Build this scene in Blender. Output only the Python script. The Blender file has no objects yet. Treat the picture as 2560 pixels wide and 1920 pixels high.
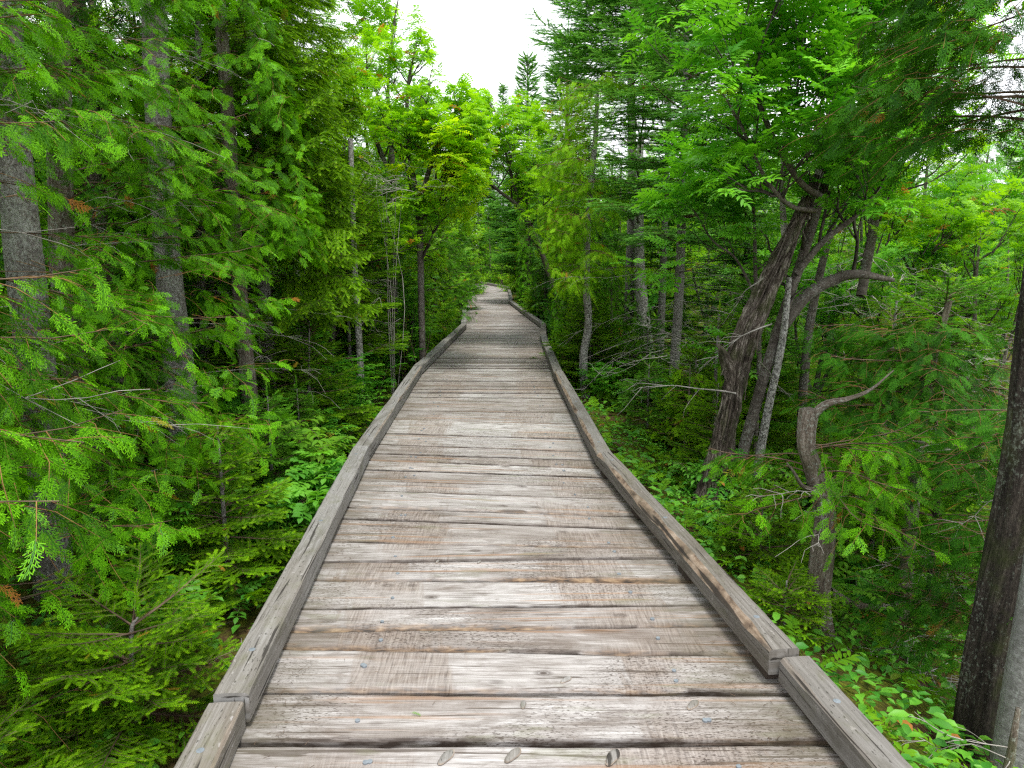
import bpy, math
import numpy as np
from math import radians, sin, cos, pi, sqrt

SC = bpy.context.scene
# ------------------------------------------------------------------ camera
CAMZ = 1.6
PITCH = radians(10.2)
FPX = 1777.0                       # focal length in pixels of the 2560 px wide photograph
cam_d = bpy.data.cameras.new("camera")
cam_d.sensor_width = 36.0
cam_d.lens = 36.0 * FPX / 2560.0
cam_d.clip_start = 0.05
cam_d.clip_end = 2000.0
cam = bpy.data.objects.new("camera", cam_d)
cam.location = (0, 0, CAMZ)
cam.rotation_euler = (pi / 2 - PITCH, 0, 0)
SC.collection.objects.link(cam)
SC.camera = cam
# ------------------------------------------------------------------ world
SUN_EL, SUN_AZ = radians(72), radians(165)
w = bpy.data.worlds.new("World"); SC.world = w; w.use_nodes = True
nt = w.node_tree; nt.nodes.clear()
out = nt.nodes.new("ShaderNodeOutputWorld")
bg = nt.nodes.new("ShaderNodeBackground")
sky = nt.nodes.new("ShaderNodeTexSky"); sky.sky_type = 'NISHITA'; sky.sun_disc = False
sky.sun_elevation = SUN_EL; sky.sun_rotation = SUN_AZ
sky.air_density = 1.0; sky.dust_density = 3.0; sky.ozone_density = 1.0
hsv = nt.nodes.new("ShaderNodeHueSaturation"); hsv.inputs['Saturation'].default_value = 0.12
mixc = nt.nodes.new("ShaderNodeMix"); mixc.data_type = 'RGBA'
mixc.inputs[0].default_value = 0.72                       # cloud cover
tc = nt.nodes.new("ShaderNodeTexCoord")
cn = nt.nodes.new("ShaderNodeTexNoise"); cn.inputs['Scale'].default_value = 1.6; cn.inputs['Detail'].default_value = 4
cr = nt.nodes.new("ShaderNodeValToRGB")
cr.color_ramp.elements[0].position = 0.3; cr.color_ramp.elements[0].color = (8.0, 8.2, 8.7, 1)
cr.color_ramp.elements[1].position = 0.7; cr.color_ramp.elements[1].color = (9.6, 9.8, 10.2, 1)
nt.links.new(tc.outputs['Generated'], cn.inputs['Vector'])
nt.links.new(cn.outputs['Fac'], cr.inputs['Fac'])
nt.links.new(sky.outputs[0], hsv.inputs['Color'])
nt.links.new(hsv.outputs[0], mixc.inputs[6])
nt.links.new(cr.outputs[0], mixc.inputs[7])
nt.links.new(mixc.outputs[2], bg.inputs['Color'])
bg.inputs['Strength'].default_value = 0.12
nt.links.new(bg.outputs[0], out.inputs[0])
# ------------------------------------------------------------------ sun behind the overcast
sd = bpy.data.lights.new("sun", 'SUN'); sd.energy = 1.5; sd.angle = radians(12); sd.color = (1, 0.97, 0.91)
sun = bpy.data.objects.new("sun", sd)
sun.rotation_euler = (pi / 2 - SUN_EL, 0, pi - SUN_AZ)
SC.collection.objects.link(sun)
SC.view_settings.view_transform = 'Standard'
SC.view_settings.look = 'None'
SC.view_settings.gamma = 1.0
SC.view_settings.exposure = 1.15
SC.render.engine = 'CYCLES'
cy = SC.cycles
cy.max_bounces = 4; cy.diffuse_bounces = 2; cy.glossy_bounces = 2; cy.transmission_bounces = 4
cy.transparent_max_bounces = 4; cy.use_denoising = False; cy.filter_width = 1.3
cy.caustics_reflective = False; cy.caustics_refractive = False

rng = np.random.default_rng(11)
R_ = rng.random
def U(a, b, n=None): return rng.uniform(a, b, n)

# ------------------------------------------------------------------ picture geometry (photo px -> world)
K = 2560 / 2212.0                  # I measured most things on a 2212 px wide copy
def ray(px, py):
    cx, cyy = (px - 1280) / FPX, (960 - py) / FPX
    return np.array([cx, cos(PITCH) + cyy * sin(PITCH), -sin(PITCH) + cyy * cos(PITCH)])
def on_z(px, py, z=0.0):
    d = ray(px, py); t = (z - CAMZ) / d[2]
    return np.array([0, 0, CAMZ]) + d * t
def at(px, py, Y):                 # 2212-px coordinates, world depth Y
    d = ray(px * K, py * K); t = Y / d[1]
    return np.array([0, 0, CAMZ]) + d * t

# ------------------------------------------------------------------ materials
def nodes(name):
    m = bpy.data.materials.new(name); m.use_nodes = True
    n = m.node_tree; n.nodes.clear()
    return m, n
def N(n, t, **kw):
    x = n.nodes.new(t)
    for k, v in kw.items():
        if k.startswith('i_'):
            key = k[2:]
            key = int(key) if key.isdigit() else key.replace('_', ' ')
            x.inputs[key].default_value = v
        else: setattr(x, k, v)
    return x
def L(n, a, b): n.links.new(a, b)
def ramp(n, fac, stops, interp='LINEAR'):
    r = N(n, "ShaderNodeValToRGB"); r.color_ramp.interpolation = interp
    e = r.color_ramp.elements
    while len(e) < len(stops): e.new(0.5)
    for k, (p, c) in enumerate(stops):
        e[k].position = p
        e[k].color = (c[0], c[1], c[2], 1) if hasattr(c, '__len__') else (c, c, c, 1)
    L(n, fac, r.inputs['Fac'])
    return r.outputs[0]
def vmul(n, vec, s):
    m = N(n, "ShaderNodeVectorMath", operation='MULTIPLY'); L(n, vec, m.inputs[0]); m.inputs[1].default_value = s
    return m.outputs[0]
def noise(n, vec, scale=1.0, detail=3.0, rough=0.5, dist=0.0):
    x = N(n, "ShaderNodeTexNoise"); x.inputs['Scale'].default_value = scale
    x.inputs['Detail'].default_value = detail; x.inputs['Roughness'].default_value = rough
    x.inputs['Distortion'].default_value = dist
    L(n, vec, x.inputs['Vector']); return x.outputs['Fac']
def mixrgb(n, fac, a, b, mode='MIX'):
    x = N(n, "ShaderNodeMix", data_type='RGBA', blend_type=mode)
    for s, v in ((x.inputs[0], fac), (x.inputs[6], a), (x.inputs[7], b)):
        if isinstance(v, (int, float)): s.default_value = v
        elif isinstance(v, tuple): s.default_value = (v[0], v[1], v[2], 1)
        else: L(n, v, s)
    return x.outputs[2]
def math_(n, op, a, b=0.0, clamp=False):
    x = N(n, "ShaderNodeMath", operation=op); x.use_clamp = clamp
    for s, v in ((x.inputs[0], a), (x.inputs[1], b)):
        if isinstance(v, (int, float)): s.default_value = v
        else: L(n, v, s)
    return x.outputs[0]
def attr(n, name='wc'):
    a = N(n, "ShaderNodeAttribute"); a.attribute_name = name; a.attribute_type = 'GEOMETRY'
    return a
def bump(n, h, strength, dist):
    b = N(n, "ShaderNodeBump"); b.inputs['Strength'].default_value = strength; b.inputs['Distance'].default_value = dist
    L(n, h, b.inputs['Height']); return b.outputs[0]

def leafmat(name, dark, light, tip, trans=0.4, rough=0.55, spec=0.09, tlift=(1.3, 1.25, 0.5), dead=0.002, pale=None):
    """wc = (random per leaf, tip-ness along the shoot, random per branch)"""
    m, n = nodes(name)
    a = attr(n); sep = N(n, "ShaderNodeSeparateXYZ"); L(n, a.outputs['Vector'], sep.inputs[0])
    mixv = math_(n, 'ADD', math_(n, 'MULTIPLY', sep.outputs[0], 0.55), math_(n, 'MULTIPLY', sep.outputs[2], 0.45))
    c = ramp(n, mixv, [(0.22, dark), (0.78, light)])
    if pale: c = mixrgb(n, ramp(n, sep.outputs[0], [(0.90, 0.0), (0.905, 0.6)]), c, pale)
    tf = math_(n, 'MULTIPLY', ramp(n, sep.outputs[1], [(0.45, 0.0), (1.0, 1.0)]), ramp(n, sep.outputs[0], [(0.25, 0.25), (0.8, 1.0)]))
    c = mixrgb(n, tf, c, tip)
    if dead:
        df = ramp(n, sep.outputs[0], [(1 - dead, 0.0), (1 - dead + 0.0005, 1.0)])
        c = mixrgb(n, df, c, (0.42, 0.17, 0.035))
    p = N(n, "ShaderNodeBsdfPrincipled"); p.inputs['Roughness'].default_value = rough
    p.inputs['Specular IOR Level'].default_value = spec
    L(n, c, p.inputs['Base Color'])
    t = N(n, "ShaderNodeBsdfTranslucent")
    tcx = N(n, "ShaderNodeVectorMath", operation='MULTIPLY'); L(n, c, tcx.inputs[0]); tcx.inputs[1].default_value = tlift
    L(n, tcx.outputs[0], t.inputs['Color'])
    s = N(n, "ShaderNodeMixShader"); s.inputs[0].default_value = trans
    L(n, p.outputs[0], s.inputs[1]); L(n, t.outputs[0], s.inputs[2])
    o = N(n, "ShaderNodeOutputMaterial"); L(n, s.outputs[0], o.inputs[0])
    return m

def barkmat(name, dark, mid, light, stretch=0.16, scale=30.0, lichen=0.0, lichcol=(0.55, 0.6, 0.55), bstr=0.9, moss=0.0, speck=0.0):
    m, n = nodes(name)
    a = attr(n); v = a.outputs['Vector']
    g = noise(n, vmul(n, v, (scale, scale, scale * stretch)), 1.0, 6, 0.68, 0.6)
    gf = noise(n, vmul(n, v, (scale * 3.1, scale * 3.1, scale * 3.1 * max(stretch, 0.3))), 1.0, 4, 0.65)
    g = math_(n, 'ADD', math_(n, 'MULTIPLY', g, 0.62), math_(n, 'MULTIPLY', gf, 0.38))
    c = ramp(n, g, [(0.36, dark), (0.5, mid), (0.64, light)])
    g2 = noise(n, vmul(n, v, (7, 7, 5)), 1.0, 4, 0.6)
    c = mixrgb(n, ramp(n, g2, [(0.4, 0.0), (0.75, 0.55)]), c, dark)
    if lichen:
        l = noise(n, vmul(n, v, (70, 70, 48)), 1.0, 5, 0.7)
        l2 = noise(n, vmul(n, v, (4.1, 4.1, 3.0)), 1.0, 3, 0.5)
        lf = ramp(n, math_(n, 'ADD', math_(n, 'MULTIPLY', l, 0.7), math_(n, 'MULTIPLY', l2, 0.3)), [(0.55 - lichen * 0.08, 0.0), (0.66 - lichen * 0.08, 0.7)])
        c = mixrgb(n, lf, c, lichcol)
    if speck:
        l = noise(n, vmul(n, v, (60, 60, 40)), 1.0, 3, 0.6)
        c = mixrgb(n, ramp(n, l, [(0.5, 0.0), (0.56, speck)]), c, (0.03, 0.027, 0.024))
    if moss:
        l2 = noise(n, vmul(n, v, (5.1, 5.1, 4.0)), 1.0, 4, 0.6)
        c = mixrgb(n, ramp(n, l2, [(0.5, 0.0), (0.66, moss)]), c, (0.06, 0.085, 0.015))
    p = N(n, "ShaderNodeBsdfPrincipled"); p.inputs['Roughness'].default_value = 0.85
    p.inputs['Specular IOR Level'].default_value = 0.2
    L(n, c, p.inputs['Base Color'])
    L(n, bump(n, g, bstr, 0.012), p.inputs['Normal'])
    o = N(n, "ShaderNodeOutputMaterial"); L(n, p.outputs[0], o.inputs[0])
    return m

def twigmat(name, c0, c1):
    m, n = nodes(name)
    a = attr(n); g = noise(n, vmul(n, a.outputs['Vector'], (9, 9, 9)), 1.0, 3)
    c = ramp(n, g, [(0.35, c0), (0.65, c1)])
    p = N(n, "ShaderNodeBsdfPrincipled"); p.inputs['Roughness'].default_value = 0.8
    p.inputs['Specular IOR Level'].default_value = 0.2
    L(n, c, p.inputs['Base Color'])
    o = N(n, "ShaderNodeOutputMaterial"); L(n, p.outputs[0], o.inputs[0])
    return m

def wood_deck():
    """wc = (metres along the plank, metres across it, plank number); ex = 1 on bare chipped edges"""
    m, n = nodes("weathered_plank_wood")
    a = attr(n); v = a.outputs['Vector']; sep = N(n, "ShaderNodeSeparateXYZ"); L(n, v, sep.inputs[0])
    u, vv, pid = sep.outputs
    grain = noise(n, vmul(n, v, (2.6, 88, 3.7)), 1.0, 5, 0.68, 0.5)
    fine = noise(n, vmul(n, v, (9, 260, 5.1)), 1.0, 2, 0.5)
    patch = noise(n, vmul(n, v, (1.9, 7.0, 7.3)), 1.0, 5, 0.62, 0.6)
    board = noise(n, vmul(n, v, (0.10, 0.0, 17.31)), 1.0, 1, 0.5)
    tone = math_(n, 'ADD', math_(n, 'MULTIPLY', patch, 0.55), math_(n, 'MULTIPLY', board, 0.45))
    silver = ramp(n, grain, [(0.25, (0.19, 0.165, 0.15)), (0.42, (0.42, 0.395, 0.38)), (0.66, (0.62, 0.605, 0.60))])
    brown = ramp(n, grain, [(0.28, (0.12, 0.092, 0.077)), (0.5, (0.215, 0.178, 0.155)), (0.7, (0.31, 0.27, 0.245))])
    c = mixrgb(n, ramp(n, tone, [(0.38, 1.0), (0.55, 0.0)]), silver, brown)
    c = mixrgb(n, ramp(n, fine, [(0.36, 0.45), (0.47, 0.0)]), c, (0.10, 0.078, 0.06))
    blot = noise(n, vmul(n, v, (6.0, 14.0, 3.3)), 1.0, 4, 0.65, 0.8)
    c = mixrgb(n, ramp(n, blot, [(0.52, 0.0), (0.66, 0.45)]), c, (0.17, 0.137, 0.115))
    # saw-marked wheel tracks: brownish, with fine lines across the plank
    jit = math_(n, 'MULTIPLY', math_(n, 'SUBTRACT', noise(n, vmul(n, v, (0.0, 0.4, 5.7)), 1.0, 1), 0.5), 0.9)
    uu = math_(n, 'ADD', u, jit)
    def band(c0, hw):
        d = math_(n, 'ABSOLUTE', math_(n, 'SUBTRACT', uu, c0))
        d = math_(n, 'ADD', d, math_(n, 'MULTIPLY', math_(n, 'SUBTRACT', noise(n, vmul(n, v, (30, 3, 2.2)), 1.0, 3, 0.6), 0.5), 0.30))
        return ramp(n, d, [(hw - 0.03, 1.0), (hw + 0.02, 0.0)])
    tr = math_(n, 'MAXIMUM', band(0.42, 0.19), band(1.50, 0.24))
    tr = math_(n, 'MULTIPLY', tr, ramp(n, noise(n, vmul(n, v, (0.9, 2.0, 9.9)), 1.0, 1), [(0.40, 0.15), (0.5, 1.0)]))
    sk = N(n, "ShaderNodeCombineXYZ")
    L(n, math_(n, 'ADD', math_(n, 'MULTIPLY', u, 130.0), math_(n, 'MULTIPLY', vv, -13.0)), sk.inputs[0])
    L(n, math_(n, 'MULTIPLY', vv, 7.0), sk.inputs[1]); L(n, math_(n, 'MULTIPLY', pid, 3.1), sk.inputs[2])
    saw = noise(n, sk.outputs[0], 1.0, 3, 0.6)
    sawc = ramp(n, saw, [(0.30, (0.10, 0.072, 0.056)), (0.44, (0.24, 0.195, 0.165)), (0.60, (0.35, 0.30, 0.265)), (0.75, (0.48, 0.44, 0.40))])
    c = mixrgb(n, math_(n, 'MULTIPLY', tr, math_(n, 'ADD', math_(n, 'MULTIPLY', blot, 1.1), 0.08)), c, sawc)
    # rot specks and short checks
    sp = noise(n, vmul(n, v, (60, 210, 8.3)), 1.0, 2, 0.6)
    spm = ramp(n, noise(n, vmul(n, v, (1.4, 2.0, 21.3)), 1.0, 1), [(0.46, 0.0), (0.6, 1.0)])
    c = mixrgb(n, math_(n, 'MULTIPLY', ramp(n, sp, [(0.56, 0.0), (0.60, 0.85)]), spm), c, (0.055, 0.038, 0.03))
    ck = noise(n, vmul(n, v, (2.4, 60, 33.3)), 1.0, 2, 0.4)
    c = mixrgb(n, ramp(n, ck, [(0.65, 0.0), (0.68, 0.75)]), c, (0.07, 0.05, 0.035))
    # knots
    kv = N(n, "ShaderNodeTexVoronoi"); kv.feature = 'F1'; kv.inputs['Scale'].default_value = 1.0
    L(n, vmul(n, v, (4.4, 8.2, 5.0)), kv.inputs['Vector'])
    kd = kv.outputs['Distance']
    kf = ramp(n, kd, [(0.05, 0.9), (0.085, 0.25), (0.10, 0.65), (0.2, 0.0)])
    kon = ramp(n, kv.outputs['Color'], [(0.45, 0.0), (0.5, 1.0)])
    c = mixrgb(n, math_(n, 'MULTIPLY', kf, kon), c, (0.075, 0.055, 0.045))
    # orange-brown sapwood and green algae in a few long streaks
    st = noise(n, vmul(n, v, (0.8, 24, 41.0)), 1.0, 2, 0.5)
    c = mixrgb(n, ramp(n, st, [(0.60, 0.0), (0.68, 0.5)]), c, (0.36, 0.20, 0.10))
    al = noise(n, vmul(n, v, (3.0, 12, 13.0)), 1.0, 3, 0.6)
    c = mixrgb(n, ramp(n, al, [(0.60, 0.0), (0.70, 0.35)]), c, (0.20, 0.21, 0.12))
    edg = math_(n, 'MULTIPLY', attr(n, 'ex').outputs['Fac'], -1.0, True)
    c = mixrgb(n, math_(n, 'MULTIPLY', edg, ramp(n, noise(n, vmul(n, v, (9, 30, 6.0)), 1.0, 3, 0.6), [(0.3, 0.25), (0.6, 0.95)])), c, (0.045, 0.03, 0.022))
    ex = attr(n, 'ex').outputs['Fac']
    barkc = ramp(n, noise(n, vmul(n, v, (14, 60, 5)), 1.0, 3, 0.6), [(0.38, (0.035, 0.025, 0.018)), (0.54, (0.20, 0.125, 0.07)), (0.72, (0.42, 0.30, 0.18))])
    c = mixrgb(n, ex, c, barkc)
    # damp dirt along both edge rails
    dd_ = math_(n, 'ABSOLUTE', math_(n, 'SUBTRACT', u, 0.9))
    dn = noise(n, vmul(n, v, (5, 22, 4.0)), 1.0, 4, 0.65)
    c = mixrgb(n, math_(n, 'MULTIPLY', ramp(n, dd_, [(0.62, 0.0), (0.93, 0.75)]), ramp(n, dn, [(0.35, 0.1), (0.62, 1.0)])), c, (0.13, 0.115, 0.075))
    c = mixrgb(n, 1.0, c, ramp(n, noise(n, vmul(n, v, (0.05, 0.0, 29.7)), 1.0, 0), [(0.32, (0.67, 0.64, 0.61)), (0.5, (0.76, 0.75, 0.74)), (0.68, (0.90, 0.90, 0.89))]), 'MULTIPLY')
    p = N(n, "ShaderNodeBsdfPrincipled")
    p.inputs['Specular IOR Level'].default_value = 0.3
    L(n, ramp(n, patch, [(0.35, 0.55), (0.7, 0.8)]), p.inputs['Roughness'])
    L(n, c, p.inputs['Base Color'])
    h = math_(n, 'ADD', math_(n, 'MULTIPLY', grain, 0.6), math_(n, 'MULTIPLY', math_(n, 'MULTIPLY', saw, tr), 0.7))
    h = math_(n, 'SUBTRACT', h, math_(n, 'MULTIPLY', math_(n, 'MULTIPLY', kf, kon), 0.5))
    L(n, bump(n, h, 0.6, 0.006), p.inputs['Normal'])
    o = N(n, "ShaderNodeOutputMaterial"); L(n, p.outputs[0], o.inputs[0])
    return m

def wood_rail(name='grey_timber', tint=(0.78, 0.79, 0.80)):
    """wc = (metres along, metres round the section, timber number)"""
    m, n = nodes(name)
    a = attr(n); v = a.outputs['Vector']
    grain = noise(n, vmul(n, v, (3.0, 85, 5.0)), 1.0, 4, 0.65, 0.4)
    patch = noise(n, vmul(n, v, (1.7, 7.0, 9.1)), 1.0, 4, 0.6)
    tone = noise(n, vmul(n, v, (0.15, 0.0, 13.3)), 1.0, 0)
    c = ramp(n, grain, [(0.3, (0.135, 0.12, 0.10)), (0.5, (0.245, 0.225, 0.20)), (0.7, (0.37, 0.35, 0.325))])
    c = mixrgb(n, ramp(n, patch, [(0.42, 0.0), (0.7, 0.6)]), c, (0.19, 0.155, 0.115))
    c = mixrgb(n, ramp(n, tone, [(0.35, 0.0), (0.65, 0.55)]), c, (0.36, 0.36, 0.355))
    sc = noise(n, vmul(n, v, (22, 55, 7.0)), 1.0, 2, 0.5)
    c = mixrgb(n, ramp(n, sc, [(0.68, 0.0), (0.72, 0.55)]), c, (0.50, 0.47, 0.45))
    sp = noise(n, vmul(n, v, (40, 150, 3.0)), 1.0, 2, 0.5)
    c = mixrgb(n, ramp(n, sp, [(0.64, 0.0), (0.69, 0.8)]), c, (0.05, 0.045, 0.035))
    al = noise(n, vmul(n, v, (5, 9, 3.0)), 1.0, 4, 0.7)
    c = mixrgb(n, ramp(n, al, [(0.54, 0.0), (0.70, 0.4)]), c, (0.17, 0.17, 0.09))
    ex = attr(n, 'ex').outputs['Fac']
    ch = ramp(n, noise(n, vmul(n, v, (12, 30, 5)), 1.0, 4, 0.6), [(0.34, (0.09, 0.06, 0.045)), (0.5, (0.30, 0.22, 0.155)), (0.7, (0.50, 0.40, 0.31))])
    c = mixrgb(n, ex, c, ch)
    mb = noise(n, vmul(n, v, (1.1, 3.0, 19.0)), 1.0, 5, 0.7, 0.8)
    c = mixrgb(n, ramp(n, mb, [(0.52, 0.0), (0.68, 0.65)]), c, (0.115, 0.105, 0.075))
    ckr = noise(n, vmul(n, v, (1.3, 42, 27.0)), 1.0, 3, 0.5, 0.3)
    c = mixrgb(n, ramp(n, ckr, [(0.62, 0.0), (0.65, 0.9)]), c, (0.035, 0.03, 0.025))
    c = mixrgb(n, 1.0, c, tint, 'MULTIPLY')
    p = N(n, "ShaderNodeBsdfPrincipled"); p.inputs['Roughness'].default_value = 0.72
    p.inputs['Specular IOR Level'].default_value = 0.25
    L(n, c, p.inputs['Base Color'])
    L(n, bump(n, grain, 0.5, 0.005), p.inputs['Normal'])
    o = N(n, "ShaderNodeOutputMaterial"); L(n, p.outputs[0], o.inputs[0])
    return m

def ground_mat():
    m, n = nodes("forest_floor")
    tcn = N(n, "ShaderNodeTexCoord"); v = tcn.outputs['Object']
    g = noise(n, v, 14, 6, 0.7)
    c = ramp(n, g, [(0.3, (0.014, 0.010, 0.006)), (0.5, (0.075, 0.045, 0.022)), (0.68, (0.17, 0.11, 0.055))])
    mo = noise(n, v, 2.6, 5, 0.65, 0.3)
    mc = ramp(n, noise(n, v, 30, 3), [(0.35, (0.035, 0.055, 0.006)), (0.65, (0.17, 0.20, 0.018))])
    c = mixrgb(n, ramp(n, mo, [(0.42, 0.0), (0.55, 0.9)]), c, mc)
    p = N(n, "ShaderNodeBsdfPrincipled"); p.inputs['Roughness'].default_value = 0.95
    p.inputs['Specular IOR Level'].default_value = 0.1
    L(n, c, p.inputs['Base Color']); L(n, bump(n, g, 1.0, 0.03), p.inputs['Normal'])
    o = N(n, "ShaderNodeOutputMaterial"); L(n, p.outputs[0], o.inputs[0])
    return m
def simple(name, col, rough=0.6, metal=0.0):
    m, n = nodes(name)
    tcn = N(n, "ShaderNodeTexCoord")
    g = noise(n, tcn.outputs['Object'], 60, 3)
    c = mixrgb(n, ramp(n, g, [(0.4, 0.0), (0.7, 0.5)]), col, tuple(x * 0.55 for x in col))
    p = N(n, "ShaderNodeBsdfPrincipled"); p.inputs['Roughness'].default_value = rough; p.inputs['Metallic'].default_value = metal
    L(n, c, p.inputs['Base Color'])
    o = N(n, "ShaderNodeOutputMaterial"); L(n, p.outputs[0], o.inputs[0])
    return m

M = {}
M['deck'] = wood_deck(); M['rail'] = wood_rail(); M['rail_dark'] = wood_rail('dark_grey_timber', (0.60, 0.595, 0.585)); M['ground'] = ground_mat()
M['beam'] = simple('dark_stringer_wood', (0.05, 0.035, 0.025), 0.9)
M['nail'] = simple('zinc_nail_head', (0.24, 0.27, 0.30), 0.45, 0.3)
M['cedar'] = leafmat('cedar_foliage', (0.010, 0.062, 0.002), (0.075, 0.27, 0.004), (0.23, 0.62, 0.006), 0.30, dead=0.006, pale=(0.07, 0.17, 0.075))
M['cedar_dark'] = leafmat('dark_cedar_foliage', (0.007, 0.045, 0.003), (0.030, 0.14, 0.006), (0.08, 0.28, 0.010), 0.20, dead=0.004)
M['cedar_lime'] = leafmat('bright_cedar_foliage', (0.08, 0.25, 0.006), (0.22, 0.50, 0.010), (0.38, 0.70, 0.014), 0.42, dead=0.012)
M['fir'] = leafmat('fir_needles', (0.04, 0.15, 0.010), (0.11, 0.34, 0.018), (0.30, 0.64, 0.035), 0.25, dead=0.0)
M['fir_blue'] = leafmat('blue_green_fir_needles', (0.05, 0.18, 0.022), (0.14, 0.40, 0.055), (0.42, 0.80, 0.18), 0.22, dead=0.0)
M['fir_moss'] = leafmat('yellow_green_fir_needles', (0.055, 0.16, 0.005), (0.16, 0.37, 0.008), (0.44, 0.76, 0.015), 0.3, dead=0.004)
M['rowan'] = leafmat('rowan_leaves', (0.06, 0.26, 0.015), (0.21, 0.58, 0.03), (0.24, 0.60, 0.035), 0.42, 0.5, 0.3, dead=0.003)
M['rowan_lime'] = leafmat('lime_rowan_leaves', (0.14, 0.38, 0.010), (0.33, 0.64, 0.016), (0.36, 0.64, 0.02), 0.48, 0.5, 0.3, dead=0.02)
M['rowan_yellow'] = leafmat('yellow_rowan_leaves', (0.30, 0.58, 0.01), (0.62, 0.86, 0.015), (0.62, 0.84, 0.02), 0.5, 0.5, 0.3, dead=0.01)
M['herb'] = leafmat('broad_leaves', (0.05, 0.23, 0.02), (0.17, 0.46, 0.035), (0.18, 0.50, 0.04), 0.38, 0.45, 0.35, dead=0.01)
M['herb_lime'] = leafmat('lime_broad_leaves', (0.10, 0.28, 0.018), (0.20, 0.42, 0.03), (0.22, 0.45, 0.03), 0.45, dead=0.01)
M['grass'] = leafmat('grass_blades', (0.06, 0.17, 0.02), (0.16, 0.33, 0.04), (0.22, 0.36, 0.06), 0.35, dead=0.02)
M['twig'] = twigmat('brown_twigs', (0.07, 0.045, 0.03), (0.20, 0.14, 0.095))
M['twig_orange'] = twigmat('orange_cedar_twigs', (0.14, 0.075, 0.03), (0.30, 0.16, 0.06))
M['twig_grey'] = twigmat('dead_grey_twigs', (0.22, 0.20, 0.18), (0.46, 0.43, 0.39))
M['twig_dark'] = twigmat('dark_twigs', (0.035, 0.028, 0.024), (0.10, 0.08, 0.07))
M['berry'] = simple('red_stalks', (0.42, 0.10, 0.05), 0.5)
M['bark_fir'] = barkmat('grey_fir_bark', (0.065, 0.055, 0.048), (0.21, 0.188, 0.172), (0.37, 0.345, 0.32), 1.3, 40, 0.9, (0.42, 0.44, 0.40), 0.9, speck=0.3)
M['bark_cedar'] = barkmat('shaggy_cedar_bark', (0.05, 0.036, 0.028), (0.16, 0.13, 0.10), (0.32, 0.28, 0.235), 0.09, 60, 0.25, (0.45, 0.5, 0.44), 1.0, moss=0.3)
M['bark_dark'] = barkmat('dark_shaggy_bark', (0.010, 0.008, 0.007), (0.035, 0.028, 0.023), (0.10, 0.083, 0.068), 0.08, 46, 0.12, (0.3, 0.34, 0.28), 1.0, moss=0.4)
M['bark_old'] = barkmat('old_torn_bark', (0.010, 0.008, 0.0065), (0.085, 0.066, 0.052), (0.36, 0.315, 0.27), 0.26, 30, 0.0, bstr=1.0, moss=0.4)
M['bark_birch'] = barkmat('speckled_birch_bark', (0.13, 0.115, 0.10), (0.36, 0.345, 0.32), (0.58, 0.57, 0.54), 1.6, 26, 0.4, (0.66, 0.68, 0.63), 0.4, speck=0.7)
M['bark_rowan'] = barkmat('smooth_rowan_bark', (0.045, 0.036, 0.03), (0.12, 0.10, 0.085), (0.23, 0.20, 0.175), 1.5, 14, 0.2, (0.4, 0.42, 0.38), 0.35)
M['bark_beech'] = barkmat('smooth_grey_bark', (0.16, 0.15, 0.14), (0.26, 0.25, 0.245), (0.36, 0.35, 0.345), 2.2, 20, 0.15, (0.45, 0.48, 0.45), 0.4, speck=0.25)

# ------------------------------------------------------------------ mesh accumulator
class Acc:
    def __init__(s): s.v = []; s.a = []; s.e = []; s.f3 = []; s.m3 = []; s.f4 = []; s.m4 = []; s.n = 0; s.ng = []
    def add(s, V, F, wc, mat=0, ex=None):
        V = np.asarray(V, np.float32).reshape(-1, 3); F = np.asarray(F, np.int64)
        s.v.append(V)
        wc = np.asarray(wc, np.float32)
        s.a.append(np.broadcast_to(wc, V.shape) if wc.ndim == 1 else wc.reshape(-1, 3))
        s.e.append(np.zeros(len(V), np.float32) if ex is None else np.asarray(ex, np.float32).reshape(-1))
        F = F + s.n
        if F.shape[1] == 3: s.f3.append(F); s.m3.append(np.full(len(F), mat, np.int32))
        else: s.f4.append(F); s.m4.append(np.full(len(F), mat, np.int32))
        s.n += len(V)
    def build(s, name, mats, parent=None, smooth=True):
        me = bpy.data.meshes.new(name)
        if s.n:
            V = np.concatenate(s.v); f3 = np.concatenate(s.f3) if s.f3 else np.zeros((0, 3), np.int64)
            f4 = np.concatenate(s.f4) if s.f4 else np.zeros((0, 4), np.int64)
            me.vertices.add(len(V)); me.vertices.foreach_set('co', V.ravel())
            li = np.concatenate([f3.ravel(), f4.ravel()]).astype(np.int32)
            me.loops.add(len(li)); me.loops.foreach_set('vertex_index', li)
            ls = np.concatenate([np.arange(len(f3)) * 3, len(f3) * 3 + np.arange(len(f4)) * 4]).astype(np.int32)
            me.polygons.add(len(ls)); me.polygons.foreach_set('loop_start', ls)
            mi = np.concatenate(s.m3 + s.m4) if (s.m3 or s.m4) else np.zeros(0, np.int32)
            me.polygons.foreach_set('material_index', mi.astype(np.int32))
            at_ = me.attributes.new('wc', 'FLOAT_VECTOR', 'POINT')
            at_.data.foreach_set('vector', np.ascontiguousarray(np.concatenate(s.a)).ravel())
            ex = np.concatenate(s.e)
            if ex.any():
                e_ = me.attributes.new('ex', 'FLOAT', 'POINT'); e_.data.foreach_set('value', ex)
            me.update(calc_edges=True)
            if not smooth: me.shade_flat()
        for m in mats: me.materials.append(M[m])
        o = bpy.data.objects.new(name, me); SC.collection.objects.link(o)
        if parent is not None: o.parent = parent
        return o

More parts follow.
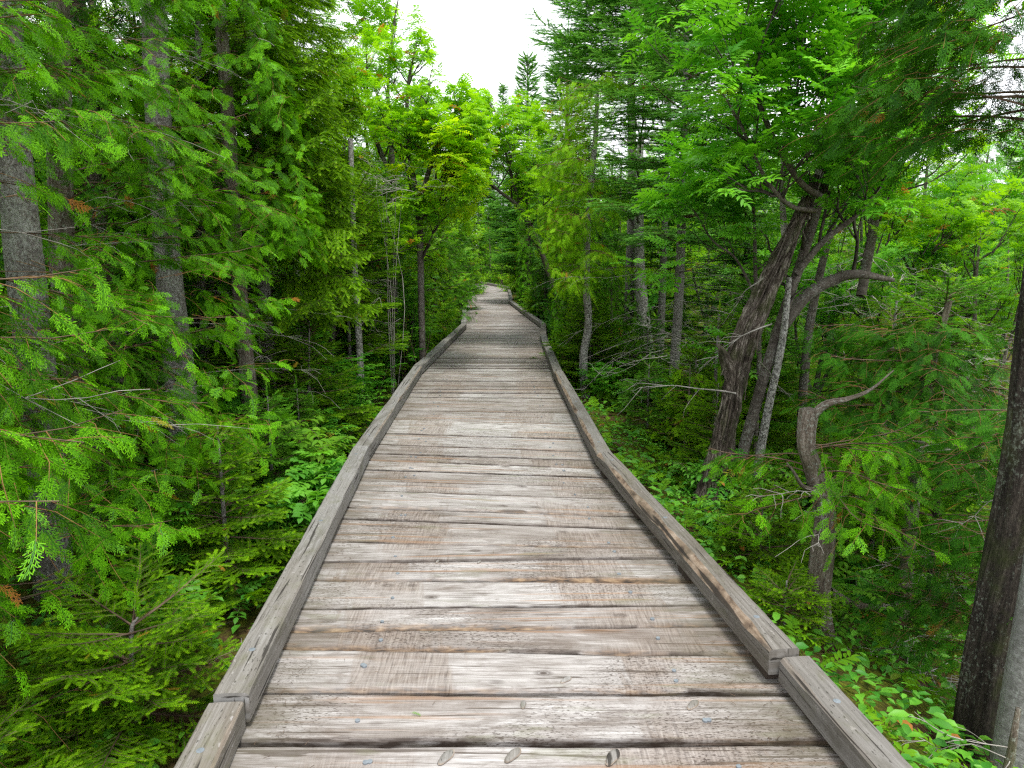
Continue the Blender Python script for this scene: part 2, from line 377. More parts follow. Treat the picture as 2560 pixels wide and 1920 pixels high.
def thing(name, label, cat, loc=(0, 0, 0), group=None):
    o = bpy.data.objects.new(name, None); SC.collection.objects.link(o)
    o.location = loc; o.empty_display_size = 0.2
    o['label'] = label; o['category'] = cat
    if group: o['group'] = group
    return o
def dup(root, loc, rz, sc, label, group, tilt=0.0):
    r = root.copy(); SC.collection.objects.link(r)
    r.location = loc; r.rotation_euler = (tilt, tilt * 0.6, rz); r.scale = (sc, sc, sc * U(0.92, 1.1))
    r['label'] = label; r['group'] = group
    for ch in root.children:
        c = ch.copy(); SC.collection.objects.link(c); c.parent = r
    return r

def unit(v):
    v = np.asarray(v, float); return v / (np.linalg.norm(v, axis=-1, keepdims=True) + 1e-9)
def noise1(n, cells, amp=1.0):
    k = rng.normal(0, 1, int(cells) + 3)
    x = np.linspace(0, cells, n); i = np.floor(x).astype(int); f = x - i; f = f * f * (3 - 2 * f)
    return (k[i] * (1 - f) + k[i + 1] * f) * amp

def spline(P, n):
    P = np.asarray(P, float)
    if len(P) < 3: return P[0] + (P[-1] - P[0]) * np.linspace(0, 1, n)[:, None]
    Q = np.vstack([2 * P[0] - P[1], P, 2 * P[-1] - P[-2]])
    t = np.linspace(0, len(P) - 1 - 1e-6, n); i = t.astype(int); f = (t - i)[:, None]
    p0, p1, p2, p3 = Q[i], Q[i + 1], Q[i + 2], Q[i + 3]
    return 0.5 * ((2 * p1) + (-p0 + p2) * f + (2 * p0 - 5 * p1 + 4 * p2 - p3) * f ** 2 + (-p0 + 3 * p1 - 3 * p2 + p3) * f ** 3)

def tube(acc, P, r, segs=6, mat=0, rough=0.0, seed=0.0, cap=True, ridge=0.0):
    P = np.asarray(P, float); n = len(P)
    r = np.broadcast_to(np.asarray(r, float), (n,)) if np.ndim(r) == 0 or len(np.atleast_1d(r)) == n else np.interp(np.linspace(0, 1, n), np.linspace(0, 1, len(r)), r)
    T = unit(np.gradient(P, axis=0))
    ref = np.array([0, 1.0, 0]) if abs(T[0][1]) < 0.8 else np.array([1.0, 0, 0])
    a = unit(np.cross(T, ref)); b = np.cross(T, a)
    ang = np.arange(segs) * 2 * pi / segs
    rr = np.repeat(r[:, None], segs, 1)
    ln = np.concatenate([[0], np.cumsum(np.linalg.norm(np.diff(P, axis=0), axis=1))])
    if rough:
        lo = rng.normal(0, 1, (max(3, n // 5) + 1, segs))
        k = np.linspace(0, len(lo) - 1.001, n); i = k.astype(int); f = (k - i)[:, None]
        lo = lo[i] * (1 - f) + lo[np.minimum(i + 1, len(lo) - 1)] * f
        rr = rr * (1 + rough * lo)
    if ridge:
        ph = ln[:, None] * 0.9
        rr = rr * (1 + ridge * np.sin(ang[None] * 5 + ph * 3) + ridge * 0.7 * np.sin(ang[None] * 9 - ph * 4 + 1))
    V = P[:, None] + rr[..., None] * (a[:, None] * np.cos(ang)[None, :, None] + b[:, None] * np.sin(ang)[None, :, None])
    wc = np.stack([np.cos(ang)[None] * r[:, None] + seed, np.sin(ang)[None] * r[:, None] + seed * 0.7, np.repeat(ln[:, None], segs, 1)], -1)
    i = np.arange(n - 1)[:, None] * segs; j = np.arange(segs)[None]; j2 = (j + 1) % segs
    F = np.stack([i + j, i + j2, i + segs + j2, i + segs + j], -1).reshape(-1, 4)
    acc.add(V.reshape(-1, 3), F, wc.reshape(-1, 3), mat)
    if cap and segs > 4:
        c = P[-1] + T[-1] * r[-1] * 0.4
        top = V[-1]
        acc.add(np.vstack([top, c]), np.stack([np.arange(segs), (np.arange(segs) + 1) % segs, np.full(segs, segs)], -1),
                np.vstack([wc[-1], [seed, seed, ln[-1]]]), mat)

class Tubes:
    """many thin three-sided twigs, collected and added at once"""
    def __init__(s): s.P = []; s.r = []
    def add(s, P, r0, r1): s.P.append(np.asarray(P, float)); s.r.append((r0, r1))
    def flush(s, acc, mat, keep=None):
        by = {}
        for P, r in zip(s.P, s.r): by.setdefault(len(P), []).append((P, r))
        for n, lst in by.items():
            P = np.stack([x[0] for x in lst]); r = np.array([x[1] for x in lst])
            if keep is not None:
                k = keep(P[:, n // 2]) & keep(P[:, -1]); P = P[k]; r = r[k]
            if not len(P): continue
            m = len(P)
            T = unit(np.gradient(P, axis=1))
            a = unit(np.cross(T, np.array([0.13, 0.21, 1.0]))); b = np.cross(T, a)
            rr = r[:, :1] + (r[:, 1:] - r[:, :1]) * np.linspace(0, 1, n)[None]
            ang = np.arange(3) * 2 * pi / 3
            V = P[:, :, None] + rr[:, :, None, None] * (a[:, :, None] * np.cos(ang)[None, None, :, None] + b[:, :, None] * np.sin(ang)[None, None, :, None])
            i = np.arange(n - 1)[:, None] * 3; j = np.arange(3)[None]; j2 = (j + 1) % 3
            F = np.stack([i + j, i + j2, i + 3 + j2, i + 3 + j], -1).reshape(-1, 4)
            F = (F[None] + np.arange(m)[:, None, None] * n * 3).reshape(-1, 4)
            acc.add(V.reshape(-1, 3), F, V.reshape(-1, 3), mat)

class Stamps:
    def __init__(s): s.T = []; s.D = []; s.N = []; s.S = []; s.W = []
    def add(s, T, D, Nn, S, br):
        T = np.atleast_2d(T); k = len(T)
        s.T.append(T); s.D.append(np.broadcast_to(D, (k, 3))); s.N.append(np.broadcast_to(Nn, (k, 3)))
        s.S.append(np.broadcast_to(S, (k,))); s.W.append(np.broadcast_to(br, (k,)))
    def flush(s, acc, tpls, mat, keep=None, thin=1.0):
        if not s.T: return 0
        T = np.concatenate(s.T); D = np.concatenate(s.D); Nn = np.concatenate(s.N); S = np.concatenate(s.S); W = np.concatenate(s.W)
        S = np.asarray(S, float)
        k = np.ones(len(T), bool)
        if keep is not None: k &= keep(T) & keep(T + unit(D) * S[:, None] * 0.9)
        if thin < 1: k &= R_(len(T)) < thin
        T, D, Nn, S, W = T[k], D[k], Nn[k], S[k], W[k]
        if not len(T): return 0
        X = unit(D); Z = unit(Nn - (Nn * X).sum(-1, keepdims=True) * X); Y = np.cross(Z, X)
        rn = R_(len(T)); which = rng.integers(0, len(tpls), len(T))
        for q, tp in enumerate(tpls):
            z = which == q
            if not z.any(): continue
            tv = tp['V']
            sc = S[z][:, None, None]
            V = T[z][:, None] + sc * (tv[None, :, 0:1] * X[z][:, None] + tv[None, :, 1:2] * Y[z][:, None] + tv[None, :, 2:3] * Z[z][:, None])
            m, nv = V.shape[0], V.shape[1]
            tip = np.broadcast_to(tp['tip'][None], (m, nv))
            wc = np.stack([np.broadcast_to(rn[z][:, None], (m, nv)), tip, np.broadcast_to(W[z][:, None], (m, nv))], -1)
            F = (tp['F'][None] + np.arange(m)[:, None, None] * nv).reshape(-1, tp['F'].shape[1])
            acc.add(V.reshape(-1, 3), F, wc.reshape(-1, 3), mat)
        return len(T)

# ------------------------------------------------------------------ leaf templates
def seg_quads(segs):
    """segs: (x0,y0,x1,y1,w0,w1,tip) flat blades -> one quad each"""
    V = []; tip = []
    for x0, y0, x1, y1, w0, w1, tp in segs:
        d = np.array([x1 - x0, y1 - y0]); d = d / (np.linalg.norm(d) + 1e-9); p = np.array([-d[1], d[0]])
        for (x, y, ww) in ((x0, y0, w0), (x1, y1, w1)):
            pass
        V += [[x0 + p[0] * w0, y0 + p[1] * w0], [x0 - p[0] * w0, y0 - p[1] * w0], [x1 - p[0] * w1, y1 - p[1] * w1], [x1 + p[0] * w1, y1 + p[1] * w1]]
        tip += [tp] * 4
    V = np.array(V)
    F = np.arange(len(V)).reshape(-1, 4)
    return V, F, np.array(tip)
def cedar_tpl(lod):
    segs = []
    bend = U(-0.3, 0.3); full = U(0.30, 0.44)
    ax = lambda t: (t, bend * t * t)
    for i in range(5):
        a, b = ax(i / 5), ax((i + 1) / 5)
        segs.append((*a, *b, 0.014, 0.012, 0.2 + 0.5 * i / 5))
    ns = 11 if lod == 0 else 6
    for i in range(ns):
        t = 0.12 + 0.84 * i / ns; s = 1 if i % 2 else -1
        x, y = ax(t); ln = (full * (1 - t) ** 0.6 * min(1, .55 + 1.6 * t) + 0.08) * U(0.75, 1.2); an = radians(U(30, 44)) * s + 2 * bend * t
        ex, ey = x + ln * cos(an), y + ln * sin(an)
        if lod == 0:
            segs.append((x, y, ex, ey, 0.013, 0.009, 0.6))
            m = max(2, int(ln / 0.095))
            for j in range(m):
                f = (j + 0.6) / m; s2 = 1 if (j + i) % 2 else -1
                px, py = x + (ex - x) * f, y + (ey - y) * f
                l2 = (0.11 * (1 - f) + 0.06) * U(0.75, 1.25); a2 = an + s2 * radians(U(26, 38))
                segs.append((px, py, px + l2 * cos(a2), py + l2 * sin(a2), 0.013, 0.008, 0.75 + 0.25 * f))
                if f < 0.6:
                    a3 = an - s2 * radians(U(26, 38)); l3 = l2 * 0.75
                    segs.append((px, py, px + l3 * cos(a3), py + l3 * sin(a3), 0.013, 0.008, 0.8))
        else:
            segs.append((x, y, ex, ey, 0.034, 0.014, 0.6))
            if lod == 1:
                for s2 in (1, -1):
                    a2 = an + s2 * radians(30); px, py = x + (ex - x) * 0.45, y + (ey - y) * 0.45; l2 = ln * 0.42
                    segs.append((px, py, px + l2 * cos(a2), py + l2 * sin(a2), 0.024, 0.010, 0.8))
    V, F, tip = seg_quads(segs)
    z = -0.22 * V[:, 0] ** 2 - 0.25 * V[:, 1] ** 2 + U(-0.01, 0.01, len(V))
    return {'V': np.column_stack([V, z]), 'F': F, 'tip': tip}
def needle_tpl(lod, ln=0.19, up=True):
    """unit-long shoot; needles to both sides and on top as slim triangles"""
    V = []; tip = []
    k = 18 if lod == 0 else 8
    wd = 0.030 if lod == 0 else 0.085
    V += [[0, 0.012, 0], [0, -0.012, 0], [1, 0, 0.0]]; tip += [0, 0, 0.3]
    for i in range(k):
        t = (i + 0.5) / k
        for s in (1, -1):
            l = ln * U(0.85, 1.15) * (1 if t < 0.85 else 0.8); an = radians(U(48, 66) if t < 0.93 else 25)
            z = U(-0.02, 0.05); x = t + U(-0.015, 0.015)
            V += [[x - wd, 0, 0], [x + wd, 0, 0], [x + l * cos(an), s * l * sin(an), z]]
            tp = 0.35 + 0.65 * t; tip += [tp * 0.8, tp * 0.8, tp]
        if up and i % (1 if lod == 0 else 2) == 0:
            l = ln * 0.8; x = t; an = radians(48); s = U(-0.7, 0.7)
            V += [[x - wd, 0, 0], [x + wd, 0, 0], [x + l * cos(an), s * l, l * sin(an)]]
            tip += [0.3, 0.3, 0.35 + 0.65 * t]
    V = np.array(V); return {'V': V, 'F': np.arange(len(V)).reshape(-1, 3), 'tip': np.array(tip)}
def leaflet(V, F, tip, base, d, nrm, ln, wd, tp=0.5):
    d = unit(d); s = unit(np.cross(nrm, d)); nrm = np.cross(d, s); i = len(V)
    fold = 0.12 * wd
    pts = [base, base + d * ln * 0.28 + s * wd * 0.42 + nrm * fold, base + d * ln * 0.68 + s * wd * 0.44 + nrm * fold, base + d * ln - nrm * ln * 0.12,
           base + d * ln * 0.68 - s * wd * 0.44 + nrm * fold, base + d * ln * 0.28 - s * wd * 0.42 + nrm * fold, base + d * ln * 0.48]
    V += pts; F += [[i, i + 6, i + 1], [i + 1, i + 6, i + 2], [i + 2, i + 6, i + 3], [i + 3, i + 6, i + 4], [i + 4, i + 6, i + 5], [i + 5, i + 6, i]]
    tip += [tp * 0.7, tp, tp, tp, tp, tp, tp * 0.7]
def pinnate_tpl(pairs=6, wd=0.095, ln=0.30, lod=0):
    V = []; F = []; tip = []
    droop = U(0.15, 0.45)
    P = lambda t: np.array([t, 0.05 * sin(3 * t), 0.12 * t - droop * t * t])
    for i in range(4):
        a, b = P(i / 4 * 0.95), P((i + 1) / 4 * 0.95); k = len(V)
        V += [a + [0, .008, 0], a - [0, .008, 0], b - [0, .006, 0], b + [0, .006, 0]]
        F += [[k, k + 1, k + 2], [k, k + 2, k + 3]]; tip += [0.0] * 4
    for i in range(pairs):
        t = 0.26 + 0.66 * i / (pairs - 1); base = P(t)
        l = ln * (0.78 + 0.5 * sin(pi * (0.15 + 0.75 * i / pairs)) * 0.5) * U(0.9, 1.1)
        for s in (1, -1):
            an = radians(U(56, 72)) * s
            d = np.array([cos(an), sin(an), U(-0.3, 0.12)])
            nn = np.array([U(-.15, .15), U(-.2, .2) - 0.15 * s, 1])
            if lod == 0: leaflet(V, F, tip, base, d, nn, l, wd * 1.2)
            else:
                k = len(V); d = unit(d); s_ = unit(np.cross(nn, d))
                V += [base, base + d * l * .5 + s_ * wd * .5, base + d * l, base + d * l * .5 - s_ * wd * .5]
                F += [[k, k + 1, k + 2], [k, k + 2, k + 3]]; tip += [.5] * 4
    d = P(1.0) - P(0.9); leaflet(V, F, tip, P(0.93), d, np.array([0, 0, 1.0]), ln * 0.9, wd)
    return {'V': np.array(V), 'F': np.array(F), 'tip': np.array(tip)}
def broad_tpl(wd=0.5):
    V = []; F = []; tip = []
    leaflet(V, F, tip, np.array([0.08, 0, 0.0]), np.array([1, 0, 0.05]), np.array([0, 0, 1.0]), 0.95, wd)
    k = len(V); V += [np.array([0, .01, 0]), np.array([0, -.01, 0]), np.array([.12, 0, 0])]; F += [[k, k + 1, k + 2]]; tip += [0] * 3
    V = np.array(V, float); V[:, 2] -= 0.25 * V[:, 0] ** 2
    return {'V': V, 'F': np.array(F), 'tip': np.array(tip)}
def blade_tpl():
    V = []; n = 5; b = U(0.3, 0.9)
    for i in range(n):
        t = i / (n - 1); V += [[b * t * t * 0.6, 0.018 * (1 - t) + .002, t * (1 - .3 * b * t)], [b * t * t * 0.6, -0.018 * (1 - t) - .002, t * (1 - .3 * b * t)]]
    F = [[2 * i, 2 * i + 1, 2 * i + 3, 2 * i + 2] for i in range(n - 1)]
    V = np.array(V); V = V[:, [2, 1, 0]]
    return {'V': V, 'F': np.array(F), 'tip': np.repeat(np.linspace(0, 1, n), 2)}
CED = [[cedar_tpl(l) for _ in range(6)] for l in range(3)]
NDL = [[needle_tpl(l) for _ in range(4)] for l in range(2)]
NDL_SHORT = [[needle_tpl(l, 0.175) for _ in range(4)] for l in range(2)]
PIN = [[pinnate_tpl(lod=l) for _ in range(5)] for l in range(2)]
PINF = [pinnate_tpl(8, 0.075, 0.26) for _ in range(4)]
PINW = [pinnate_tpl(5, 0.15, 0.30) for _ in range(4)]
BRD = [broad_tpl(0.5), broad_tpl(0.62), broad_tpl(0.42)]
BLD = [blade_tpl() for _ in range(6)]

# ------------------------------------------------------------------ the path's two inner edges (photo px on the deck plane)
LPX = [(609, 1920), (626, 1821), (924, 1154), (1055, 937), (1166, 823), (1166, 786), (1147, 763), (1150, 748), (1190, 733), (1190, 720), (1168, 709.5)]
RPX = [(2062, 1920), (1923, 1721), (1491, 1179), (1385, 954), (1350, 854), (1352, 822), (1323, 800), (1271, 759), (1272, 741), (1267, 722), (1197, 708.5)]
LW = np.array([on_z(*p)[:2] for p in LPX]); RW = np.array([on_z(*p)[:2] for p in RPX])
def ext(W, far):
    d = (W[0] - W[2]) / np.linalg.norm(W[0] - W[2])
    near = W[0] + d * 3.2
    return np.vstack([near, W, far])
LW = ext(LW, [[-6.5, 41.5]]); RW = ext(RW, [[-6.0, 43.6]])
ys = np.linspace(-1.5, 43.5, 500)
def mono(W):
    o = np.argsort(W[:, 1]); return W[o][:, 1], W[o][:, 0]
ly, lxv = mono(LW[:-1]); ry, rxv = mono(RW[:-1])
lx = lambda y: np.interp(y, ly, lxv); rx = lambda y: np.interp(y, ry, rxv)
if globals().get('DEBUG'): print(LW, RW)

# ------------------------------------------------------------------ ground
def hash2(x, y):
    return (np.sin(x * 1.7 + 0.3) * np.cos(y * 1.3 + 1.1) + np.sin(x * 3.9 + y * 2.7 + 2) * 0.45 + np.sin(x * 8.3 - y * 6.1) * 0.2)
def gz(x, y):
    x = np.asarray(x, float); y = np.asarray(y, float)
    yc = np.clip(y, -1, 41)
    dl = lx(yc) - x; dr = x - rx(yc)
    zl = -0.36 + 0.05 * np.clip(dl, 0, 12) - 0.10 * np.exp(-((dl - 0.8) / 0.7) ** 2)
    drop = np.interp(y, [-2, 2, 5, 9, 14, 30], [0.95, 0.95, 0.70, 0.40, 0.25, 0.1])
    s = np.clip((dr - 0.15) / 2.4, 0, 1); s = s * s * (3 - 2 * s)
    zr = -0.38 - drop * s + 0.05 * np.clip(dr - 5, 0, 30)
    z = np.where(dr > 0, zr, np.where(dl > 0, zl, -0.4))
    z = z + 0.05 * hash2(x, y) * (1 - np.exp(-np.maximum(np.maximum(dl, dr), 0) / 0.8)) 
    z = z + np.clip(y - 44, 0, 60) * 0.04
    return z
def gzs(x, y): return float(gz(x, y))
def build_ground():
    xs = np.unique(np.concatenate([np.linspace(-400, -30, 14), np.linspace(-30, -8, 40), np.linspace(-8, 8, 200), np.linspace(8, 30, 40), np.linspace(30, 400, 14)]))
    yy = np.unique(np.concatenate([np.linspace(-300, -10, 10), np.linspace(-10, 0, 20), np.linspace(0, 16, 200), np.linspace(16, 60, 120), np.linspace(60, 700, 20)]))
    X, Y = np.meshgrid(xs, yy); Z = gz(X, Y)
    V = np.stack([X, Y, Z], -1).reshape(-1, 3); nx = len(xs); ny = len(yy)
    i = np.arange(ny - 1)[:, None] * nx + np.arange(nx - 1)[None]
    F = np.stack([i, i + 1, i + nx + 1, i + nx], -1).reshape(-1, 4)
    a = Acc(); a.add(V, F, V, 0); o = a.build('ground', ['ground']); o['kind'] = 'structure'
build_ground()

# ------------------------------------------------------------------ boardwalk
walk = thing('boardwalk', 'weathered plank boardwalk with low timber edge rails winding through the trees', 'boardwalk', (0, 0, 0))
def plank(pid, FL, FR, BL, BR, near, wane=0.0):
    """corner points (x, y); F = the side towards the camera"""
    FL, FR, BL, BR = [np.array([*p, 0.0]) for p in (FL, FR, BL, BR)]
    Lm = np.linalg.norm(FR - FL); n = int(np.clip(Lm / (0.02 if near else 0.06), 12, 110))
    t = np.linspace(0, 1, n)[:, None]
    f = FL + (FR - FL) * t; b = BL + (BR - BL) * t
    w = np.linalg.norm(b - f, axis=1)[:, None]; dv = (b - f) / w
    dz = rng.normal(0, 0.0025) ; tilt = rng.normal(0, 0.006)
    ef = (noise1(n, Lm / 0.25, 0.0028) + noise1(n, Lm / 0.05, 0.0012))[:, None]
    eb = (noise1(n, Lm / 0.3, 0.0028) + noise1(n, Lm / 0.05, 0.0012))[:, None]
    wn = np.clip(noise1(n, Lm / 0.3, 0.5) + 0.6, 0.05, 1)[:, None] * wane
    chip = np.clip(noise1(n, Lm / 0.09, 1) - 1.2, 0, 1)[:, None] * 0.012
    th = 0.065
    top = noise1(n, Lm / 0.4, 0.0018)[:, None]
    crown = -0.003
    rows = []; vs = []; exs = []
    b0 = 0.005 + wn * 0.045 + chip
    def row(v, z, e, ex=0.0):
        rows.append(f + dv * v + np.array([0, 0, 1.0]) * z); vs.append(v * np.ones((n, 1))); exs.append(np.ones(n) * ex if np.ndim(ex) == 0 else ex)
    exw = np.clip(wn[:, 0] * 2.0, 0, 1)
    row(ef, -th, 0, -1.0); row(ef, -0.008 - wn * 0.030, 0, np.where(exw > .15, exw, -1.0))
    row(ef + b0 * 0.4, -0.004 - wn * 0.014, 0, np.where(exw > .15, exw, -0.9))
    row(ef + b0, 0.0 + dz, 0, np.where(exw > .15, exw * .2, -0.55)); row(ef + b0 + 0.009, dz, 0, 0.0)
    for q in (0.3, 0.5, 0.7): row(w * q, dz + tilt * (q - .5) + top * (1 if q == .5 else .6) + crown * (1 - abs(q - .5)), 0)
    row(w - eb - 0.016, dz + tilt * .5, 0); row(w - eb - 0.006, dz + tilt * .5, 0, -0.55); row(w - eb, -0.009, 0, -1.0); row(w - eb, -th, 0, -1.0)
    V = np.stack(rows, 0)            # rows, n, 3
    m = len(rows)
    uu = (t[:, 0] * Lm - 0.14)
    wc = np.stack([np.broadcast_to(uu, (m, n)), np.stack(vs, 0)[:, :, 0] + np.array([-.06, -.006] + [0] * (m - 4) + [.006, .06])[:, None], np.full((m, n), pid * 1.37)], -1)
    i = np.arange(m - 1)[:, None] * n + np.arange(n - 1)[None]
    F = np.stack([i, i + 1, i + n + 1, i + n], -1).reshape(-1, 4)
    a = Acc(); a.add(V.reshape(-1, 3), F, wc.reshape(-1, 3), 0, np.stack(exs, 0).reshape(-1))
    for e in (0, n - 1):             # end grain
        c = V[:, e].mean(0); P = np.vstack([V[:, e], c]); q = np.arange(m)
        F3 = np.stack([q, (q + 1) % m, np.full(m, m)], -1)
        if e: F3 = F3[:, ::-1]
        a.add(P, F3, np.vstack([wc[:, e], wc[:, e].mean(0)]), 0)
    return a, dz
GAPS = [((620, 1866), (2020, 1866)), ((663, 1737), (1923, 1739)), ((719, 1625), (1836, 1641)), ((734, 1582), (1797, 1567)), ((764, 1524), (1763, 1515)),
        ((794, 1453), (1710, 1456)), ((809, 1407), (1658, 1397)), ((839, 1357), (1641, 1374)), ((872, 1296), (1601, 1323)), ((883, 1267), (1578, 1290)),
        ((895, 1226), (1537, 1248)), ((909, 1203), (1514, 1219)), ((918, 1174), (1502, 1193)), ((935, 1151), (1488, 1171)), ((944, 1134), (1476, 1151)),
        ((955, 1112), (1465, 1130)), ((979, 1084), (1453, 1099)), ((993, 1051), (1433, 1062)), ((999, 1028), (1418, 1034)), ((1016, 1000), (1413, 1003))]
WANES = {3: 1.0, 5: 0.55, 7: 0.3, 1: 0.25, 9: 0.3, 13: 0.4, 17: 0.5, 2: 0.45}
def line_at_edges(pl, pr, extra=0.14):
    """extend a gap line to 'extra' beyond both inner edges"""
    a = on_z(*pl)[:2]; b = on_z(*pr)[:2]; d = (b - a)
    s = d[1] / d[0]
    ya = a[1]; xa = lx(ya) - extra; yA = a[1] + s * (xa - a[0])
    yb = b[1]; xb = rx(yb) + extra; yB = b[1] + s * (xb - b[0])
    return np.array([xa, yA]), np.array([xb, yB])
edges = [line_at_edges(*g) for g in GAPS]
# nearer planks towards and behind the camera
A, B = edges[0]; near_edges = []
yA, yB = A[1], B[1]
while yA > -1.1:
    wv = U(0.17, 0.28); yA -= wv; yB -= wv + U(-0.012, 0.012)
    near_edges.append((np.array([lx(yA) - .14, yA]), np.array([rx(yB) + .14, yB])))
edges = near_edges[::-1] + edges; n_near = len(near_edges)
# farther planks
yA, yB = edges[-1][0][1], edges[-1][1][1]
while yA < 34.0:
    wv = U(0.13, 0.27); want = 0.30 * (math.atan2(0.5 * (lx(yA + 1.5) + rx(yA + 1.5) - lx(yA - 1.5) - rx(yA - 1.5)), 3.0)) * 0.9
    cur = (yA - yB) / (rx(yA) - lx(yA) + .28)
    yA += wv; yB += wv + (cur - want * 0.25) * 0.35 + U(-0.015, 0.015)
    edges.append((np.array([lx(yA) - .14, yA]), np.array([rx(yB) + .14, yB])))
# round the last bend the planks turn with the path
LP = LW[LW[:, 1] > 34]; last = edges[-1]
c0 = (last[0], last[1])
for s_ in np.linspace(0, 1, 52)[1:]:
    cl = spline([c0[0], [-1.95, 36.5], [-3.0, 39.6], [-6.5, 41.0]], 60)[int(s_ * 59)]
    cr_ = spline([c0[1], [-0.15, 38.2], [-1.9, 42.2], [-6.3, 43.2]], 60)[int(s_ * 59)]
    edges.append((cl[:2], cr_[:2]))
stuff_acc = Acc(); planks_done = 0
nailpos = {}
for i in range(len(edges) - 1):
    (fl, fr), (bl, br) = edges[i], edges[i + 1]
    gap = U(0.012, 0.024) if i - n_near not in (0, 1, 5, 7) else 0.03
    dfy = np.array([0, gap])
    far = i - n_near > 40
    gi = i - n_near
    wane = WANES.get(gi, 0.0) if gi < 20 else (U(0, 0.5) if R_() < 0.35 else 0)
    if gi >= 19:                                    # ragged ends
        pass
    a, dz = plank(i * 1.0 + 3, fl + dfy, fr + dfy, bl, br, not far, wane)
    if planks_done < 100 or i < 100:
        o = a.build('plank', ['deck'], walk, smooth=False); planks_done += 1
        if -3 < gi < 26:
            cw = 0.5 * (np.linalg.norm(bl - fl) + np.linalg.norm(br - fr))
            for base_u in (0.24, 0.80):
                for kk in range(1 if cw < 0.2 else 2):
                    if R_() < 0.25: continue
                    u_ = base_u + U(-0.02, 0.02); q = U(0.25, 0.75)
                    pf = fl + (fr - fl) * u_; pb = bl + (br - bl) * u_; p = pf + (pb - pf) * q
                    nb = Acc(); rr = U(0.0075, 0.0105); an = np.arange(12) * 2 * pi / 12
                    ring = np.stack([p[0] + rr * np.cos(an), p[1] + rr * np.sin(an), np.full(12, 0.0035 + dz)], -1)
                    ring2 = ring.copy(); ring2[:, 2] -= 0.012
                    P = np.vstack([ring, ring2, [[p[0], p[1], 0.0045 + dz]]]); q_ = np.arange(12)
                    nb.add(P, np.stack([q_, (q_ + 1) % 12, np.full(12, 24)], -1), P, 0)
                    nb.add(P, np.stack([q_ + 12, (q_ + 1) % 12 + 12, (q_ + 1) % 12, q_], -1), P, 0)
                    nb.build('nail_head', ['nail'], o)
    else:
        for v, aa, e in zip(a.v, a.a, a.e): pass
        off = stuff_acc.n
        stuff_acc.v += a.v; stuff_acc.a += a.a; stuff_acc.e += a.e
        stuff_acc.f3 += [x + off for x in a.f3]; stuff_acc.f4 += [x + off for x in a.f4]
        stuff_acc.m3 += a.m3; stuff_acc.m4 += a.m4; stuff_acc.n += a.n
if stuff_acc.n:
    o = stuff_acc.build('distant_planks', ['deck'], walk, smooth=False); o['kind'] = 'stuff'

for kx, ky, kl, ka in ((1115, 1893, .034, .5), (1282, 1888, .034, .6), (1531, 1893, .036, .5), (1308, 1762, .020, .1), (1732, 1762, .030, .7), (1415, 1700, .024, .8), (1094, 1404, .016, .3), (1198, 1406, .015, .5)):
    c_ = on_z(kx, ky); kb = Acc(); qn = 16; an = np.arange(qn) * 2 * pi / qn
    fx = np.array([cos(-ka), sin(-ka), 0]); fy = np.array([sin(ka), cos(ka), 0])
    rings = []; 
    for rr, zz in ((1.0, .0005), (.8, .0045), (.45, .0075)):
        rings.append(c_ + (fx[None] * (np.cos(an) * kl * .52 * rr * (1 + .12 * np.sin(3 * an)))[:, None] + fy[None] * (np.sin(an) * kl * 1.25 * rr)[:, None]) + [0, 0, zz])
    P = np.vstack(rings + [c_ + [0, 0, .008]]); q_ = np.arange(qn)
    wcn = (P - c_) * 1.0 + [kx * .01, .5, 3.0]; wcn = wcn[:, [1, 0, 2]]
    exk = np.concatenate([np.full(qn, .9), np.zeros(qn * 2 + 1)])
    for r_ in range(2): kb.add(P[r_ * qn:(r_ + 2) * qn], np.stack([q_, (q_ + 1) % qn, (q_ + 1) % qn + qn, q_ + qn], -1), wcn[r_ * qn:(r_ + 2) * qn], 0, exk[r_ * qn:(r_ + 2) * qn])
    kb.add(P[2 * qn:], np.stack([q_, (q_ + 1) % qn, np.full(qn, qn)], -1), wcn[2 * qn:], 0)
    kb.build('wood_knot', ['rail'], walk)
# stringers under the planks
for side in (0.12, 0.5, 0.88):
    y0 = np.linspace(-1.0, 34, 60); xs_ = lx(y0) + (rx(y0) - lx(y0)) * side
    b_ = Acc(); hw = 0.05
    top = np.stack([xs_, y0, np.full(60, -0.072)], -1)
    V = np.stack([top + [-hw, 0, 0], top + [hw, 0, 0], top + [hw, 0, -0.16], top + [-hw, 0, -0.16]], 1).reshape(-1, 3)
    i_ = np.arange(59)[:, None] * 4; j = np.arange(4)[None]; j2 = (j + 1) % 4
    b_.add(V, np.stack([i_ + j, i_ + j2, i_ + 4 + j2, i_ + 4 + j], -1).reshape(-1, 4), V, 0)
    b_.add(V[[0, 1, 2, 3]], [[0, 1, 2, 3]], V[:4], 0); b_.add(V[-4:], [[3, 2, 1, 0]], V[-4:], 0)
    b_.build('stringer', ['beam'], walk, smooth=False)

